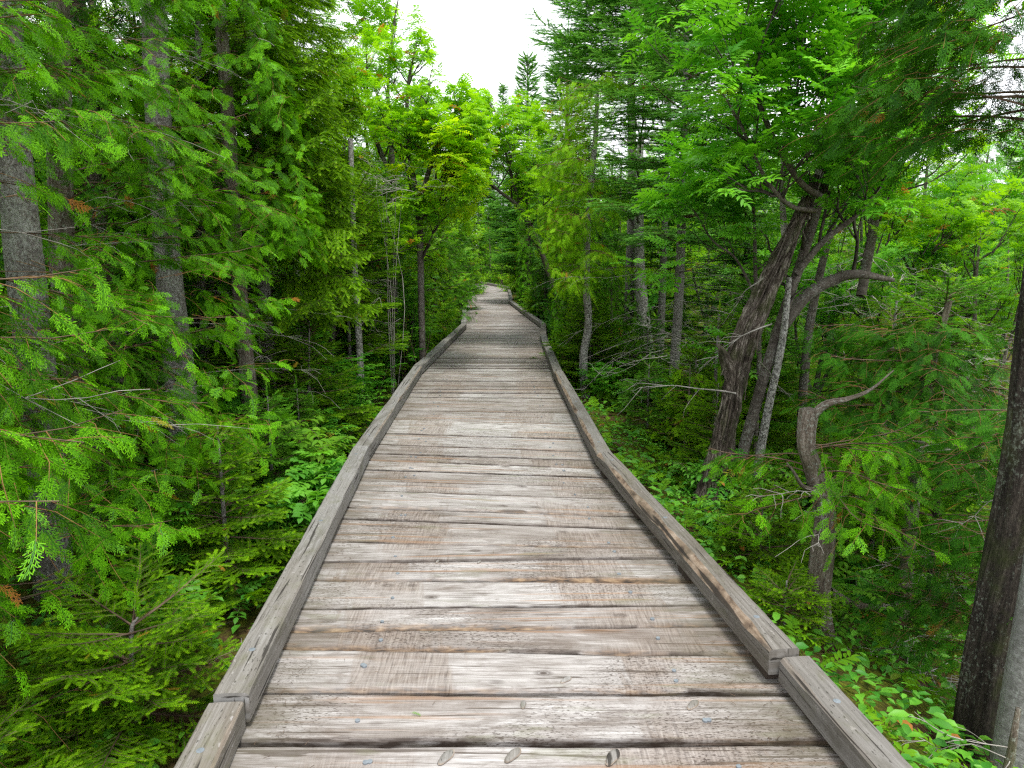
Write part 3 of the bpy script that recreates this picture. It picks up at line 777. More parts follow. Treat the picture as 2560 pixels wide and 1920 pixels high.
rid = 0
def timber(p0, p1, side, z0=0.012, h=0.112, w=0.118, wane=0.0, lift=0.0, off=0.0, wane_col=True, nails=True, blocks=False):
    """p0, p1: inner bottom edge (x, y); side: -1 the rail lies to the -x side"""
    global rid; rid += 1
    p0 = np.array([*p0, 0.0]); p1 = np.array([*p1, 0.0]); d = p1 - p0; Lm = np.linalg.norm(d); d = d / Lm
    o_ = np.array([d[1], -d[0], 0]) * (1 if side > 0 else -1)      # outward
    n = int(np.clip(Lm / 0.03, 6, 140)); t = np.linspace(0, 1, n)[:, None]
    c = p0 + (p1 - p0) * t + o_ * off
    wob = noise1(n, Lm / 0.8 + 1, 0.0014)[:, None]
    wn = (np.clip(noise1(n, Lm / 0.35 + 1, 0.45) + 0.65, 0.06, 1.1)[:, None]) * wane * np.clip(np.minimum(t * 8 + 0.15, (1.15 - t) * 6), 0, 1)
    small = (0.004 + np.abs(noise1(n, Lm / 0.06 + 1, 0.0018)))[:, None]
    chip = np.clip(noise1(n, Lm / 0.12 + 1, 1) - 1.0, 0, 1)[:, None] * 0.010
    bi = small + chip + wn * 0.045
    zt = z0 + h + lift + noise1(n, Lm / 0.7 + 1, 0.002)[:, None]
    Zv = np.array([0, 0, 1.0]); rows = []; vs = []; exs = []
    exw = np.clip(wn[:, 0] * 3, 0, 1)
    def row(o, z, v, ex=0.0):
        rows.append(c + o_ * o + Zv * z); vs.append(v); exs.append(np.ones(n) * ex if np.ndim(ex) == 0 else ex)
    z00 = z0 + lift
    row(wob + 0.004, z00, 0.0); row(wob, z00 + 0.006, .006); row(wob, (z00 + zt) / 2, .05); row(wob, zt - bi * 0.8, 0.10, 0.0)
    row(wob + 0.001, zt - bi * 0.78, 0.101, exw); row(wob + bi * 0.55, zt - bi * 0.25, 0.115, exw); row(wob + bi, zt, 0.13, exw)
    row(wob + bi + 0.001, zt, 0.131, 0.0)
    row(wob + w * 0.62, zt + 0.001, 0.18); row(wob + w - small, zt, 0.23); row(wob + w, zt - small, 0.24); row(wob + w, z00, 0.34)
    m = len(rows); V = np.stack(rows, 0)
    wc = np.stack([np.broadcast_to(t[:, 0] * Lm, (m, n)), np.broadcast_to(np.array(vs)[:, None], (m, n)), np.full((m, n), rid * 2.61)], -1)
    i = np.arange(m)[:, None]; i2 = (i + 1) % m; j = np.arange(n - 1)[None]
    F = np.stack([i * n + j, i * n + j + 1, i2 * n + j + 1, i2 * n + j], -1).reshape(-1, 4)
    if side < 0: F = F[:, ::-1]
    a = Acc(); a.add(V.reshape(-1, 3), F, wc.reshape(-1, 3), 0, np.stack(exs, 0).reshape(-1))
    for e in (0, n - 1):
        cc = V[:, e].mean(0); P = np.vstack([V[:, e], cc]); q = np.arange(m)
        a.add(P, np.stack([q, (q + 1) % m, np.full(m, m)], -1), np.vstack([V[:, e] * 2 + rid, cc * 2 + rid]), 0)
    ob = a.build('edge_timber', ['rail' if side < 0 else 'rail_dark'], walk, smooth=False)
    if nails and Lm > 0.3:
        for s_ in (0.09, 0.5, 0.93) if Lm > 1.5 else (0.3,):
            k = int(s_ * (n - 1)); p = c[k] + o_ * (w * 0.55) + Zv * (zt[k] + 0.0015)
            rr = 0.0125; an = np.arange(14) * 2 * pi / 14
            ring = p + np.stack([rr * np.cos(an), rr * np.sin(an), 0 * an], -1); P = np.vstack([ring, ring - [0, 0, .01], p + [0, 0, .001]]); q_ = np.arange(14)
            nb = Acc(); nb.add(P, np.stack([q_, (q_ + 1) % 14, np.full(14, 28)], -1), P, 0)
            nb.add(P, np.stack([q_ + 14, (q_ + 1) % 14 + 14, (q_ + 1) % 14, q_], -1), P, 0)
            nb.build('nail_head', ['nail'], ob)
    # small spacer blocks that carry the timber
    if blocks:
        for s_ in (0.04, 0.35, 0.66, 0.96):
            p = p0 + d * Lm * s_ + o_ * (w * 0.55 + off); hb = Acc()
            q = [p + d * sx * 0.06 + o_ * sy * 0.045 + Zv * zz for zz in (0.002, z0 + lift + 0.003) for sx, sy in ((-1, -1), (1, -1), (1, 1), (-1, 1))]
            hb.add(q, [[0, 3, 2, 1], [4, 5, 6, 7], [0, 1, 5, 4], [1, 2, 6, 5], [2, 3, 7, 6], [3, 0, 4, 7]], np.array(q), 0)
            hb.build('spacer_block', ['beam'], walk, smooth=False)
    return ob
# left side, from behind the camera to the far bend
lo = [0.004, 0.012, 0.0, 0.004, 0, 0, 0, 0, 0.004, 0, 0]
for k in range(len(LW) - 1):
    g = 0.006
    a_, b_ = LW[k], LW[k + 1]; dd = (b_ - a_) / np.linalg.norm(b_ - a_)
    if k == 0: continue
    a0 = LW[0] if k == 1 else a_
    timber(a0 + dd * g, b_ - dd * g, -1, lift={1: -0.012, 2: 0.008}.get(k, 0), off={1: 0.012, 3: 0.0}.get(k, 0), wane={1: 0.1, 3: 0.22, 4: 0.15}.get(k, 0.05))
for k in range(len(RW) - 1):
    g = 0.006
    a_, b_ = RW[k], RW[k + 1]; dd = (b_ - a_) / np.linalg.norm(b_ - a_)
    if k == 0: continue
    a0 = RW[0] if k == 1 else a_
    timber(a0 + dd * g, b_ - dd * g, 1, lift={1: -0.004, 2: 0.020, 3: 0.008}.get(k, 0.0), off={1: 0.03, 2: -0.005}.get(k, 0), wane={2: 0.75, 3: 0.4}.get(k, 0.1), z0=.032 if k < 4 else .02, h=.10, blocks=k < 4)

# ------------------------------------------------------------------ vegetation helpers
def corridor(mL=0.10, mR=0.10, zlow=0.16, up=0.0):
    def keep(P):
        y = np.clip(P[:, 1], -1, 34); z = P[:, 2]
        grow = up * np.clip(z - 1.2, 0, 6)
        a = (P[:, 0] < lx(y) - 0.14 - mL - grow) | (P[:, 0] > rx(y) + 0.14 + mR + grow)
        k = a | (P[:, 1] > 34) & (P[:, 0] < -3)
        k &= P[:, 2] > gz(P[:, 0], P[:, 1]) + 0.01
        k &= ~((P[:, 1] < 1.0) & (np.abs(P[:, 0]) < 1.3))
        return k
    return keep

def branch_curve(p, az, el, Ln, droop, n=8, rise=0.0, wig=0.05):
    t = np.linspace(0, 1, n)
    d = np.array([cos(az) * cos(el), sin(az) * cos(el), sin(el)])
    P = p + d * (t[:, None] * Ln)
    P[:, 2] += -droop * Ln * t ** 2 + rise * Ln * t ** 4
    side = np.array([-sin(az), cos(az), 0])
    P += side * (noise1(n, 3, wig * Ln) * t)[:, None]
    P[:, 2] += noise1(n, 3, wig * 0.5 * Ln) * t
    return P

def dead_parts(dd, base, kp, root):
    P = [x - base for x in dd.P]; nn = max(len(x) for x in P) if P else 0; i = 0
    while i < len(P):
        T_ = Tubes(); T_.add(P[i], *dd.r[i]); i += 1
        while i < len(P) and len(P[i]) < nn: T_.add(P[i], *dd.r[i]); i += 1
        a = Acc(); T_.flush(a, 0, kp)
        if a.n: a.build('dead_branch', ['twig_grey'], root)

def conifer_cedar(trunk, trunk_r, name, label, bark, leaf, lod=0, h0=0.3, h1=5, nb=40, L0=1.3, L1=0.7, keep=None, azs=None, spr=(0.10, 0.17), dens=1.0, droop=0.35, twig='twig_orange', cat='tree', group=None, dead=6, loc=None, droopy_sprays=0.5, ridge=0.04, segs=16):
    trunk = np.asarray(trunk, float)
    base = trunk[0].copy() if loc is None else np.asarray(loc, float)
    root = thing(name, label, cat, tuple(base), group)
    n = 40 if lod == 0 else 14
    P = spline(trunk, n)
    ta = Acc(); tube(ta, P - base, trunk_r, segs if lod == 0 else 7, 0, 0.06 if lod == 0 else 0.03, R_() * 9, ridge=ridge)
    ta.build('trunk', [bark], root)
    zt = P[:, 2]; order = np.argsort(zt)
    tw = Tubes(); big = Tubes(); dd = Tubes(); st = Stamps()
    for b in range(nb):
        f = (b + R_()) / nb; h = h0 + (h1 - h0) * f
        p = np.array([np.interp(h, zt[order], P[order, 0]), np.interp(h, zt[order], P[order, 1]), h])
        if h > zt.max(): p = P[-1].copy()
        if azs is None: az = U(0, 2 * pi)
        else: az = rng.normal(azs[0], azs[1])
        Ln = (L0 + (L1 - L0) * f) * U(0.65, 1.15)
        B = branch_curve(p, az, U(0.0, 0.45), Ln, droop * U(0.6, 1.4), 9, rise=droop * 0.55)
        big.add(B, 0.0068 * sqrt(Ln), 0.0018)
        brv = R_()
        step = 0.062 / dens if lod == 0 else (0.115 / dens)
        ns = max(3, int(Ln * 0.8 / step))
        for s in range(ns):
            t = 0.16 + 0.84 * (s + R_() * 0.6) / ns; i = min(t, 0.999) * 8; i0 = int(i); q = B[i0] + (B[i0 + 1] - B[i0]) * (i - i0)
            dirn = unit(B[i0 + 1] - B[i0]); sd_ = 1 if s % 2 else -1
            ang = sd_ * radians(U(35, 65)); hd = math.atan2(dirn[1], dirn[0]) + ang
            Ls = Ln * 0.42 * (1.05 - t) ** 0.7 * U(0.6, 1.2) + 0.05
            el = dirn[2] * 0.5 + U(-0.35, 0.25)
            S = branch_curve(q, hd, el, Ls, U(0.1, 0.5), 4, wig=0.06)
            if lod < 2: tw.add(S, 0.0019, 0.0009)
            sstep = 0.046 if lod == 0 else 0.085
            m = max(2, int(Ls / sstep / (1 if lod == 0 else 1)))
            tt = (np.arange(m) + 0.3 + R_(m) * 0.5) / m
            ii = np.clip(tt, 0, 0.999) * 3; k0 = ii.astype(int); ff = (ii - k0)[:, None]
            Q = S[k0] + (S[k0 + 1] - S[k0]) * ff
            dS = unit(S[k0 + 1] - S[k0]); sgn = np.where(np.arange(m) % 2, 1, -1)
            a2 = np.arctan2(dS[:, 1], dS[:, 0]) + sgn * np.radians(U(18, 48, m)); a2[-1] = math.atan2(dS[-1][1], dS[-1][0])
            dz = dS[:, 2] - U(-.25, droopy_sprays * 1.4 - .15, m)
            D = np.stack([np.cos(a2), np.sin(a2), dz], -1)
            Nn = np.stack([rng.normal(0, .55, m), rng.normal(0, .55, m), np.ones(m) * 0.9], -1)
            sc = U(spr[0], spr[1], m) * (1 if lod == 0 else 1.25 if lod == 1 else 1.7)
            st.add(Q, D, Nn, sc, np.clip(brv + rng.normal(0, .12), 0, 1))
    for b in range(dead):
        h = U(h0 * 0.5, h1 * 0.7); p = np.array([np.interp(h, zt[order], P[order, 0]), np.interp(h, zt[order], P[order, 1]), h])
        az = U(0, 2 * pi) if azs is None else rng.normal(azs[0], azs[1] * 1.4); Ln = U(0.3, 0.9) * L0
        B = branch_curve(p, az, U(-0.2, 0.3), Ln, U(0, .5), 9, rise=U(0, .3), wig=0.1); dd.add(B, 0.0035, 0.001)
        for s in range(7):
            i0 = int(U(2, 8)); dd.add(branch_curve(B[i0], az + U(-1.2, 1.2), U(-.3, .3), Ln * U(.15, .4), U(-.2, .5), 5, wig=0.1), 0.0025, 0.001)
    kp = (lambda q: keep(q + base)) if keep else None
    ba = Acc()
    if lod == 0: dead_parts(dd, base, kp, root); dd = Tubes()
    for T_, mi in ((big, 0), (tw, 1), (dd, 2)):
        T_.P = [x - base for x in T_.P]; T_.flush(ba, mi, kp)
    if ba.n: ba.build('branches_foliage_twigs' if False else 'branch_twig', ['twig', twig if lod == 0 else 'twig', 'twig_grey'], root)
    ca = Acc(); st.T = [x - base for x in st.T]
    cnt = st.flush(ca, CED[lod], 0, kp)
    ca.build('crown', [leaf], root)
    return root

def conifer_fir(trunk, trunk_r, name, label, bark, leaf, lod=0, h0=0.3, h1=4, whorl=0.22, per=5, L0=1.1, L1=0.2, keep=None, azs=None, shoot=0.085, droop=0.1, rise=0.12, cat='tree', group=None, dead=0, twig='twig', el=(0.0, 0.25), sub=True, short=False, ragged=0.15, dead_h=None, hang=0.0):
    trunk = np.asarray(trunk, float); base = trunk[0].copy()
    root = thing(name, label, cat, tuple(base), group)
    n = 30 if lod == 0 else 12
    P = spline(trunk, n)
    ta = Acc(); tube(ta, P - base, trunk_r, 14 if lod == 0 else 7, 0, 0.04, R_() * 9)
    ta.build('trunk', [bark], root)
    zt = P[:, 2]
    tw = Tubes(); dd = Tubes(); st = Stamps()
    h = h0
    while h < h1:
        f = (h - h0) / (h1 - h0)
        az0 = U(0, 2 * pi)
        for b in range(per):
            if R_() < ragged * .6: continue
            hh = h + U(-0.04, 0.06)
            p = np.array([np.interp(hh, zt, P[:, 0]), np.interp(hh, zt, P[:, 1]), hh])
            az = az0 + b * 2 * pi / per + U(-.3, .3) if azs is None else rng.normal(azs[0], azs[1])
            Ln = (L0 + (L1 - L0) * f) * U(0.75, 1.12)
            B = branch_curve(p, az, U(*el) + 0.35 * f, Ln, droop * U(.6, 1.4), 8, rise=rise, wig=0.025)
            tw.add(B, 0.004 + 0.008 * Ln, 0.002)
            brv = R_()
            sh = shoot if lod == 0 else shoot * 1.35
            ns = max(4, int(Ln / (0.40 * sh)))
            for s in range(ns):
                t = 0.12 + 0.86 * (s + .5) / ns; i = t * 7; i0 = min(int(i), 6); q = B[i0] + (B[i0 + 1] - B[i0]) * (i - i0)
                dirn = unit(B[i0 + 1] - B[i0]); sd_ = 1 if s % 2 else -1
                hd = math.atan2(dirn[1], dirn[0]) + sd_ * radians(U(42, 60))
                Ls = (Ln * 0.52 * (1 - t) ** 0.8 * U(.75, 1.1) + sh * 0.8) * min(1.0, 0.35 + t * 2.4)
                S = branch_curve(q, hd, dirn[2] * .4 + U(-.12, .08) - hang * U(0.3, 1), Ls, U(0, .12) + hang, 3, wig=0.02)
                m = max(1, int(round(Ls / (sh * 0.85))))
                if lod == 0 and m > 1: tw.add(S, 0.0022, 0.001)
                tt = (np.arange(m)) / m; k = tt * 2; k0 = np.minimum(k.astype(int), 1)
                Q = S[k0] + (S[k0 + 1] - S[k0]) * (k - k0)[:, None]; dS = unit(S[k0 + 1] - S[k0])
                scl = np.full(m, sh * 1.05); tipv = np.full(m, brv)
                nn = np.stack([rng.normal(0, .12, m), rng.normal(0, .12, m), np.ones(m)], -1)
                st.add(Q, dS, nn, scl * U(.9, 1.15, m), tipv)
                if sub and m > 1:
                    for s2 in (1, -1):
                        a2 = np.arctan2(dS[1:, 1], dS[1:, 0]) + s2 * np.radians(U(38, 55, m - 1))
                        D2 = np.stack([np.cos(a2), np.sin(a2), dS[1:, 2] + U(-.15, .1, m - 1) - hang], -1)
                        st.add(Q[1:], D2, nn[1:], sh * U(.65, 1.1, m - 1), tipv[1:])
            st.add(B[-2], B[-1] - B[-2], np.array([0, 0, 1.0]), sh * 1.1, brv)
            if lod == 0: st.add(B[3:7], unit(B[4:8] - B[3:7]), np.array([0, 0, 1.0]), sh * 1.2, brv)
        h += whorl * U(.8, 1.2) * (1 - 0.4 * f)
    st.add(P[-1], np.array([0, 0, 1.0]), np.array([1.0, 0, 0]), shoot * 2.2, 0.5)
    for b in range(dead):
        lo_, hi_ = dead_h or (h0 * .4, h0 + (h1 - h0) * .3)
        hh = U(lo_, hi_); p = np.array([np.interp(hh, zt, P[:, 0]), np.interp(hh, zt, P[:, 1]), hh])
        az = U(0, 2 * pi); Ln = U(.4, 1.0) * L0
        B = branch_curve(p, az, U(-.15, .2), Ln, U(0, .35), 7, wig=0.05); dd.add(B, 0.0045, 0.001)
        for s in range(10):
            i0 = int(U(1, 7)); dd.add(branch_curve(B[i0], az + rng.choice([-1, 1]) * U(.4, 1.1), U(-.3, .15), Ln * U(.12, .4), U(0, .6), 4, wig=0.08), 0.0018, 0.0007)
    kp = (lambda q: keep(q + base)) if keep else None
    ba = Acc()
    if lod == 0: dead_parts(dd, base, kp, root); dd = Tubes()
    for T_, mi in ((tw, 0), (dd, 1)):
        T_.P = [x - base for x in T_.P]; T_.flush(ba, mi, kp)
    if ba.n: ba.build('branch_twig', [twig, 'twig_grey'], root)
    ca = Acc(); st.T = [x - base for x in st.T]
    st.flush(ca, (NDL_SHORT if short else NDL)[lod], 0, kp)
    ca.build('crown', [leaf], root)
    return root

def grow(p, d, Ln, r, lev, maxlev, tubes, tips, up=0.15, spread=0.7, kids=(3, 4)):
    n = 6; P = [np.array(p, float)]; d = unit(d)
    for i in range(n):
        d = unit(d + rng.normal(0, 0.13, 3) + np.array([0, 0, up * 0.35])); P.append(P[-1] + d * Ln / n)
    P = np.array(P); tubes.append((P, r, r * (0.55 if lev < maxlev else 0.3)))
    if lev >= maxlev:
        for i in range(2, n + 1): tips.append((P[i], unit(P[i] - P[i - 1]), i == n))
        return
    for k in range(rng.integers(kids[0], kids[1] + 1)):
        i = rng.integers(2, n + 1); t = i / n
        ax = unit(rng.normal(0, 1, 3)); dd = unit(d + ax * spread + np.array([0, 0, up]))
        grow(P[i], dd, Ln * U(.5, .75), r * U(.45, .6), lev + 1, maxlev, tubes, tips, up, spread, kids)
    grow(P[-1], d, Ln * .7, r * .55, lev + 1, maxlev, tubes, tips, up, spread, kids)

def rowan(stems, label, name='rowan_tree', leaf='rowan', bark='bark_rowan', lod=0, leaflen=(0.15, 0.23), per=2.0, keep=None, boughs=10, bl=1.0, maxlev=2, group=None, h0=0.3, tpl=None, cat='tree', spread=0.7, up=0.15, extra_tips=(), mats2=None, twig='twig_dark', lfrac=(0.3, 1.0), dirs=None, berries=0):
    """stems: list of (points, radii)"""
    base = np.asarray(stems[0][0][0], float).copy()
    root = thing(name, label, cat, tuple(base), group)
    ta = Acc(); tips = []; tubes = []
    for P, r in stems:
        S = spline(P, 26 if lod == 0 else 12); tube(ta, S - base, r, 10 if lod == 0 else 6, 0, 0.03, R_() * 9)
        for b in range(boughs):
            t = U(*lfrac) if b else 1.0; i = int(t * (len(S) - 1)); ri = np.interp(t, np.linspace(0, 1, len(np.atleast_1d(r))), np.atleast_1d(r))
            tg = unit(S[min(i + 1, len(S) - 1)] - S[max(i - 1, 0)]); ax = unit(rng.normal(0, 1, 3)) if dirs is None else unit(np.array(dirs) + rng.normal(0, .45, 3))
            grow(S[i], unit(tg * .6 + ax * .8 + [0, 0, .25]), bl * U(.6, 1.1), min(ri * .6, 0.022), 1, maxlev, tubes, tips, up, spread)
    ta.build('trunk', [bark], root)
    ba = Acc(); T_ = Tubes()
    for P, r0, r1 in tubes: T_.add(P - base, r0, max(r1, 0.0015))
    kp = (lambda q: keep(q + base)) if keep else None
    T_.flush(ba, 0, kp)
    if ba.n: ba.build('branch_twig', [twig], root)
    st = Stamps(); st2 = Stamps()
    tips = tips + list(extra_tips)
    for p, d, end in tips:
        k = rng.poisson(per) + (3 if end else 0); brv = R_()
        az = U(0, 2 * pi, k)
        D = np.stack([np.cos(az), np.sin(az), U(-.35, .45, k)], -1) + d * 0.55
        Nn = np.stack([rng.normal(0, .3, k), rng.normal(0, .3, k), np.ones(k)], -1)
        tgt = st
        if mats2 and mats2[1](p): tgt = st2
        if k: tgt.add(np.repeat((p - base)[None], k, 0), D, Nn, U(*leaflen, k), brv)
    ca = Acc(); tp = tpl or PIN[lod]
    st.flush(ca, tp, 0, kp)
    ms = [leaf]
    if mats2: st2.flush(ca, tp, 1, kp); ms.append(mats2[0])
    ca.build('crown', ms, root)
    return root

def G(x, y, dz=-0.05): return np.array([x, y, gzs(x, y) + dz])
def px_trunk(pts, Y, ground=True, top=None):
    """trunk through 2212-px picture points at depth Y (Y may vary per point)"""
    Ys = Y if hasattr(Y, '__len__') else [Y] * len(pts)
    P = [at(p[0], p[1], yy) for p, yy in zip(pts, Ys)]
    if ground:
        b = P[0].copy(); b[2] = gzs(b[0], b[1]) - 0.08
        if b[2] < P[0][2] - 0.05: P = [b] + P
    if top is not None: P.append(np.array(top, float))
    return np.array(P)


# ================================================================== trees on the fern-bank side (-x)
KL = corridor(0.02, 0.02, up=0.12)
KT = corridor(0.10, 0.10, up=0.25)
K0 = corridor(-0.06, -0.04, up=0.0)
W_ = np.array
T1P = px_trunk([(122, 1400), (103, 1050), (62, 650), (42, 450), (10, 100), (-5, -300)], 3.7)
T2P = px_trunk([(402, 1000), (387, 800), (366, 600), (345, 300), (335, 100), (330, -200)], 5.5)
def room_round_trunks(base_keep):
    def k(P):
        r = base_keep(P)
        for T, rad, z0, z1, reach in ((T1P, .09, -.4, 2.4, 1.4), (T2P, .16, .8, 1.5, 2.4)):
            x = np.interp(P[:, 2], T[:, 2], T[:, 0]); y = np.interp(P[:, 2], T[:, 2], T[:, 1])
            dx, dy = P[:, 0] - x, P[:, 1] - y          # an open slot on the path side of the trunk
            along = -(dy * .87 + dx * -.5) * 1.0
            q = dx * .87 + dy * .5
            r &= ~((np.abs(q) < rad * (1 + .5 * np.sin(P[:, 2] * 9))) & (along > -.1) & (along < reach) & (P[:, 2] > z0) & (P[:, 2] < z1) & (np.sin(P[:, 2] * 4.1 + 1) > -.55))
        return r
    return k

def cedar(pts, r, label, **k):
    k.setdefault('keep', KL); k.setdefault('leaf', 'cedar'); k.setdefault('bark', 'bark_cedar')
    bark = k.pop('bark'); leaf = k.pop('leaf')
    return conifer_cedar(pts, r, 'cedar_tree', label, bark, leaf, **k)
def fir(pts, r, label, **k):
    k.setdefault('keep', KL); k.setdefault('leaf', 'fir'); k.setdefault('bark', 'bark_fir')
    bark = k.pop('bark'); leaf = k.pop('leaf'); nm = k.pop('name', 'fir_tree')
    return conifer_fir(pts, r, nm, label, bark, leaf, **k)

# grey fir trunks standing in the cedars
fir(px_trunk([(122, 1400), (103, 1050), (62, 650), (42, 450), (10, 100), (-5, -300)], 3.7), [.105, .092, .085, .08, .07],
    'thick grey fir trunk with pale lichen rising behind cedar sprays at the photo edge', h0=3.9, h1=6.5, L0=1.0, L1=.3, whorl=.4, dead=16, dead_h=(0.2, 3.6), keep=KT)
fir(px_trunk([(402, 1000), (387, 800), (366, 600), (345, 300), (335, 100), (330, -200)], 5.5), [.115, .105, .09, .08],
    'grey fir trunk with white lichen patches, second in thickness, half hidden by cedar sprays', h0=4.2, h1=7.0, L0=1.1, L1=.3, whorl=.4, dead=18, dead_h=(0.3, 3.8), keep=KT)
fir(px_trunk([(445, 800), (432, 560), (428, 300), (428, 0)], 7.0), [.045, .04, .03], 'thin grey fir stem just past the thick lichened trunk',
    h0=3.2, h1=5.5, L0=.8, L1=.2, whorl=.35, dead=12, dead_h=(.3, 3), keep=KT)
fir(px_trunk([(492, 700), (487, 540), (484, 300), (482, 100)], 7.6), [.042, .036, .03], 'straight thin grey fir stem, second of the slim trio',
    h0=3.2, h1=5.2, L0=.8, L1=.2, whorl=.35, dead=12, dead_h=(.3, 3), keep=KT)
fir(px_trunk([(540, 760), (533, 600), (530, 350)], 8.2), [.045, .038, .03], 'slim pale fir stem nearest the leafy bank, third of the trio',
    h0=2.6, h1=5.0, L0=.9, L1=.2, whorl=.35, dead=12, dead_h=(.3, 2.5), keep=KT)
cedar(px_trunk([(145, 800), (130, 600), (125, 450), (120, 100)], 6.0), [.09, .08, .06], 'dark shaggy cedar trunk in the shade between the two thick fir trunks',
      bark='bark_dark', lod=1, h0=1.6, h1=5.5, nb=60, L0=1.3, L1=.7, keep=KT)

# near cedars whose sprays make the green wall
A0 = (radians(8), 0.75)
cedar([G(-2.75, 1.9), W_([-2.7, 1.95, 1.5]), W_([-2.65, 1.9, 3.4]), W_([-2.6, 1.9, 4.6])], [.09, .07, .03],
      'cedar at the bottom corner whose fans of green sprays hang beside the path', h0=-0.15, h1=2.6, nb=56, L0=1.5, L1=1.2, azs=(radians(25), .55), dens=1.0, spr=(.075, .12), dead=10, keep=room_round_trunks(corridor(.10, 0, up=.18)))
cedar([G(-2.95, 3.0), W_([-2.9, 3.05, 1.5]), W_([-2.9, 3.0, 3.4]), W_([-2.9, 3.0, 5.0])], [.09, .07, .03],
      'broad cedar draped over the thick grey fir trunk with orange-brown twigs', h0=0.0, h1=3.4, nb=46, L0=1.5, L1=1.4, azs=(radians(10), .7), spr=(.075, .125), dead=14, keep=room_round_trunks(corridor(.22, 0, up=.22)))
cedar([G(-2.75, 4.5), W_([-2.8, 4.5, 1.5]), W_([-2.7, 4.6, 3.4]), W_([-2.7, 4.6, 5.2])], [.085, .065, .03],
      'tall cedar with drooping green fans between the two grey fir trunks', h0=0.15, h1=4.3, nb=54, L0=1.3, L1=1.4, azs=(radians(-15), .9), spr=(.08, .13), dead=14, keep=room_round_trunks(corridor(.25, 0, up=.16)))
cedar([G(-2.35, 6.3), W_([-2.4, 6.3, 1.5]), W_([-2.4, 6.3, 3.4]), W_([-2.4, 6.3, 5.6])], [.075, .055, .03],
      'cedar with high overhanging fans just before the drooping spruce', h0=1.5, h1=4.9, nb=66, L0=1.3, L1=1.2, azs=(radians(-25), 1.0), spr=(.09, .15), dead=14, dens=.95, keep=corridor(.2, 0, up=.18))
cedar([G(-3.4, 6.0), W_([-3.4, 6.0, 2.5]), W_([-3.4, 6.0, 5.6])], [.09, .07, .03],
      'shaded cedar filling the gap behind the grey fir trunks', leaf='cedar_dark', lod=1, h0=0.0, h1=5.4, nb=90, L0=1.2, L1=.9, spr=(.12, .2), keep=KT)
# spruce with drooping lime tips
fir([G(-2.45, 7.1), W_([-2.45, 7.1, 2.5]), W_([-2.4, 7.1, 6.2])], [.075, .055, .02], 'spruce with long drooping yellow-green boughs reaching towards the path',
    name='spruce_tree', leaf='fir_moss', h0=1.15, h1=5.8, L0=1.45, L1=.5, whorl=.24, droop=.32, rise=.22, shoot=.085, azs=(radians(-10), 1.3), hang=.22, dead=12, dead_h=(.2, 2.2), keep=corridor(.12, 0, up=.08))
fir([G(-2.75, 9.2), W_([-2.7, 9.2, 3]), W_([-2.7, 9.2, 7.2])], [.085, .06, .02], 'tall bright spruce whose boughs reach the sky edge above the path',
    name='spruce_tree', leaf='fir_moss', h0=2.1, h1=7.0, L0=1.55, L1=.5, whorl=.28, droop=.22, rise=.2, shoot=.095, azs=(radians(-10), 1.4), hang=.12, keep=corridor(.25, 0, up=.12))
fir(px_trunk([(777, 760), (770, 650), (765, 550), (757, 300)], 9.0), [.045, .04, .03], 'thin dead-limbed fir stem with white bark patches above the leafy bank',
    bark='bark_birch', leaf='fir_moss', h0=.3, h1=2.4, L0=1.05, L1=.7, whorl=.36, per=3, ragged=.25, shoot=.085, droop=.05, rise=.1, dead=18, dead_h=(.5, 2.6), keep=KL)
# tiered young firs behind the bank
fir([G(-1.95, 12.0), W_([-1.95, 12.0, 3.1])], [.045, .012], 'young tiered fir with flat shelves of needles beside the far rail', leaf='fir', h0=0.0, h1=2.9, L0=1.0, L1=.25, whorl=.26, shoot=.09, keep=KL)
fir([G(-2.9, 8.0), W_([-2.9, 8.0, 1.9])], [.035, .01], 'small blue-green fir in the shade at the foot of the drooping spruce', leaf='fir_blue', h0=0.2, h1=1.7, L0=.75, L1=.2, whorl=.2, shoot=.085, keep=KL)
fir([G(-2.35, 10.2), W_([-2.35, 10.2, 2.2])], [.035, .01], 'yellow-green young fir with wide low shelves behind the leafy bank', leaf='fir_moss', h0=-.1, h1=2.1, L0=.95, L1=.2, whorl=.26, shoot=.085, keep=KL)
fir([G(-1.75, 15.0), W_([-1.75, 15.0, 3.0])], [.04, .01], 'second tiered young fir, farther along the rail than the first', leaf='fir', h0=0.0, h1=2.9, L0=.9, L1=.2, whorl=.28, shoot=.1, lod=0, keep=KL)

# the lime and yellow rowan
yc = at(965, 375, 10.3)
isy = lambda p: np.linalg.norm((p - yc) * W_([1, .5, 1])) < 0.30 + .5 * R_()
rowan([(px_trunk([(908, 560), (908, 470), (918, 400), (950, 300), (985, 240), (1000, 185)], 10.5), [.05, .045, .03, .012]),
       (W_([at(908, 470, 10.5), at(885, 330, 10.6), at(880, 200, 10.7), at(900, 90, 10.7)]), [.05, .03, .01]),
       (W_([at(912, 430, 10.5), at(970, 370, 10.3), at(1040, 300, 10.2)]), [.035, .02, .008]),
       (W_([at(912, 430, 10.5), at(945, 395, 10.3), at(975, 390, 10.2)]), [.03, .02, .008])],
      'slender rowan with lime leaves and one bright yellow bough leaning over the path', leaf='rowan_lime', boughs=16, bl=.72, maxlev=2, leaflen=(.18, .26), per=1.5,
      mats2=('rowan_yellow', isy), lfrac=(.12, 1), up=.05, spread=.9, keep=lambda P: corridor(-.5, 0, up=-.35)(P) & (P[:, 2] < 4.75 - 1.35 * np.clip((P[:, 0] + 1.3) / 1.0, 0, 1) + .2 * np.sin(P[:, 0] * 9)))
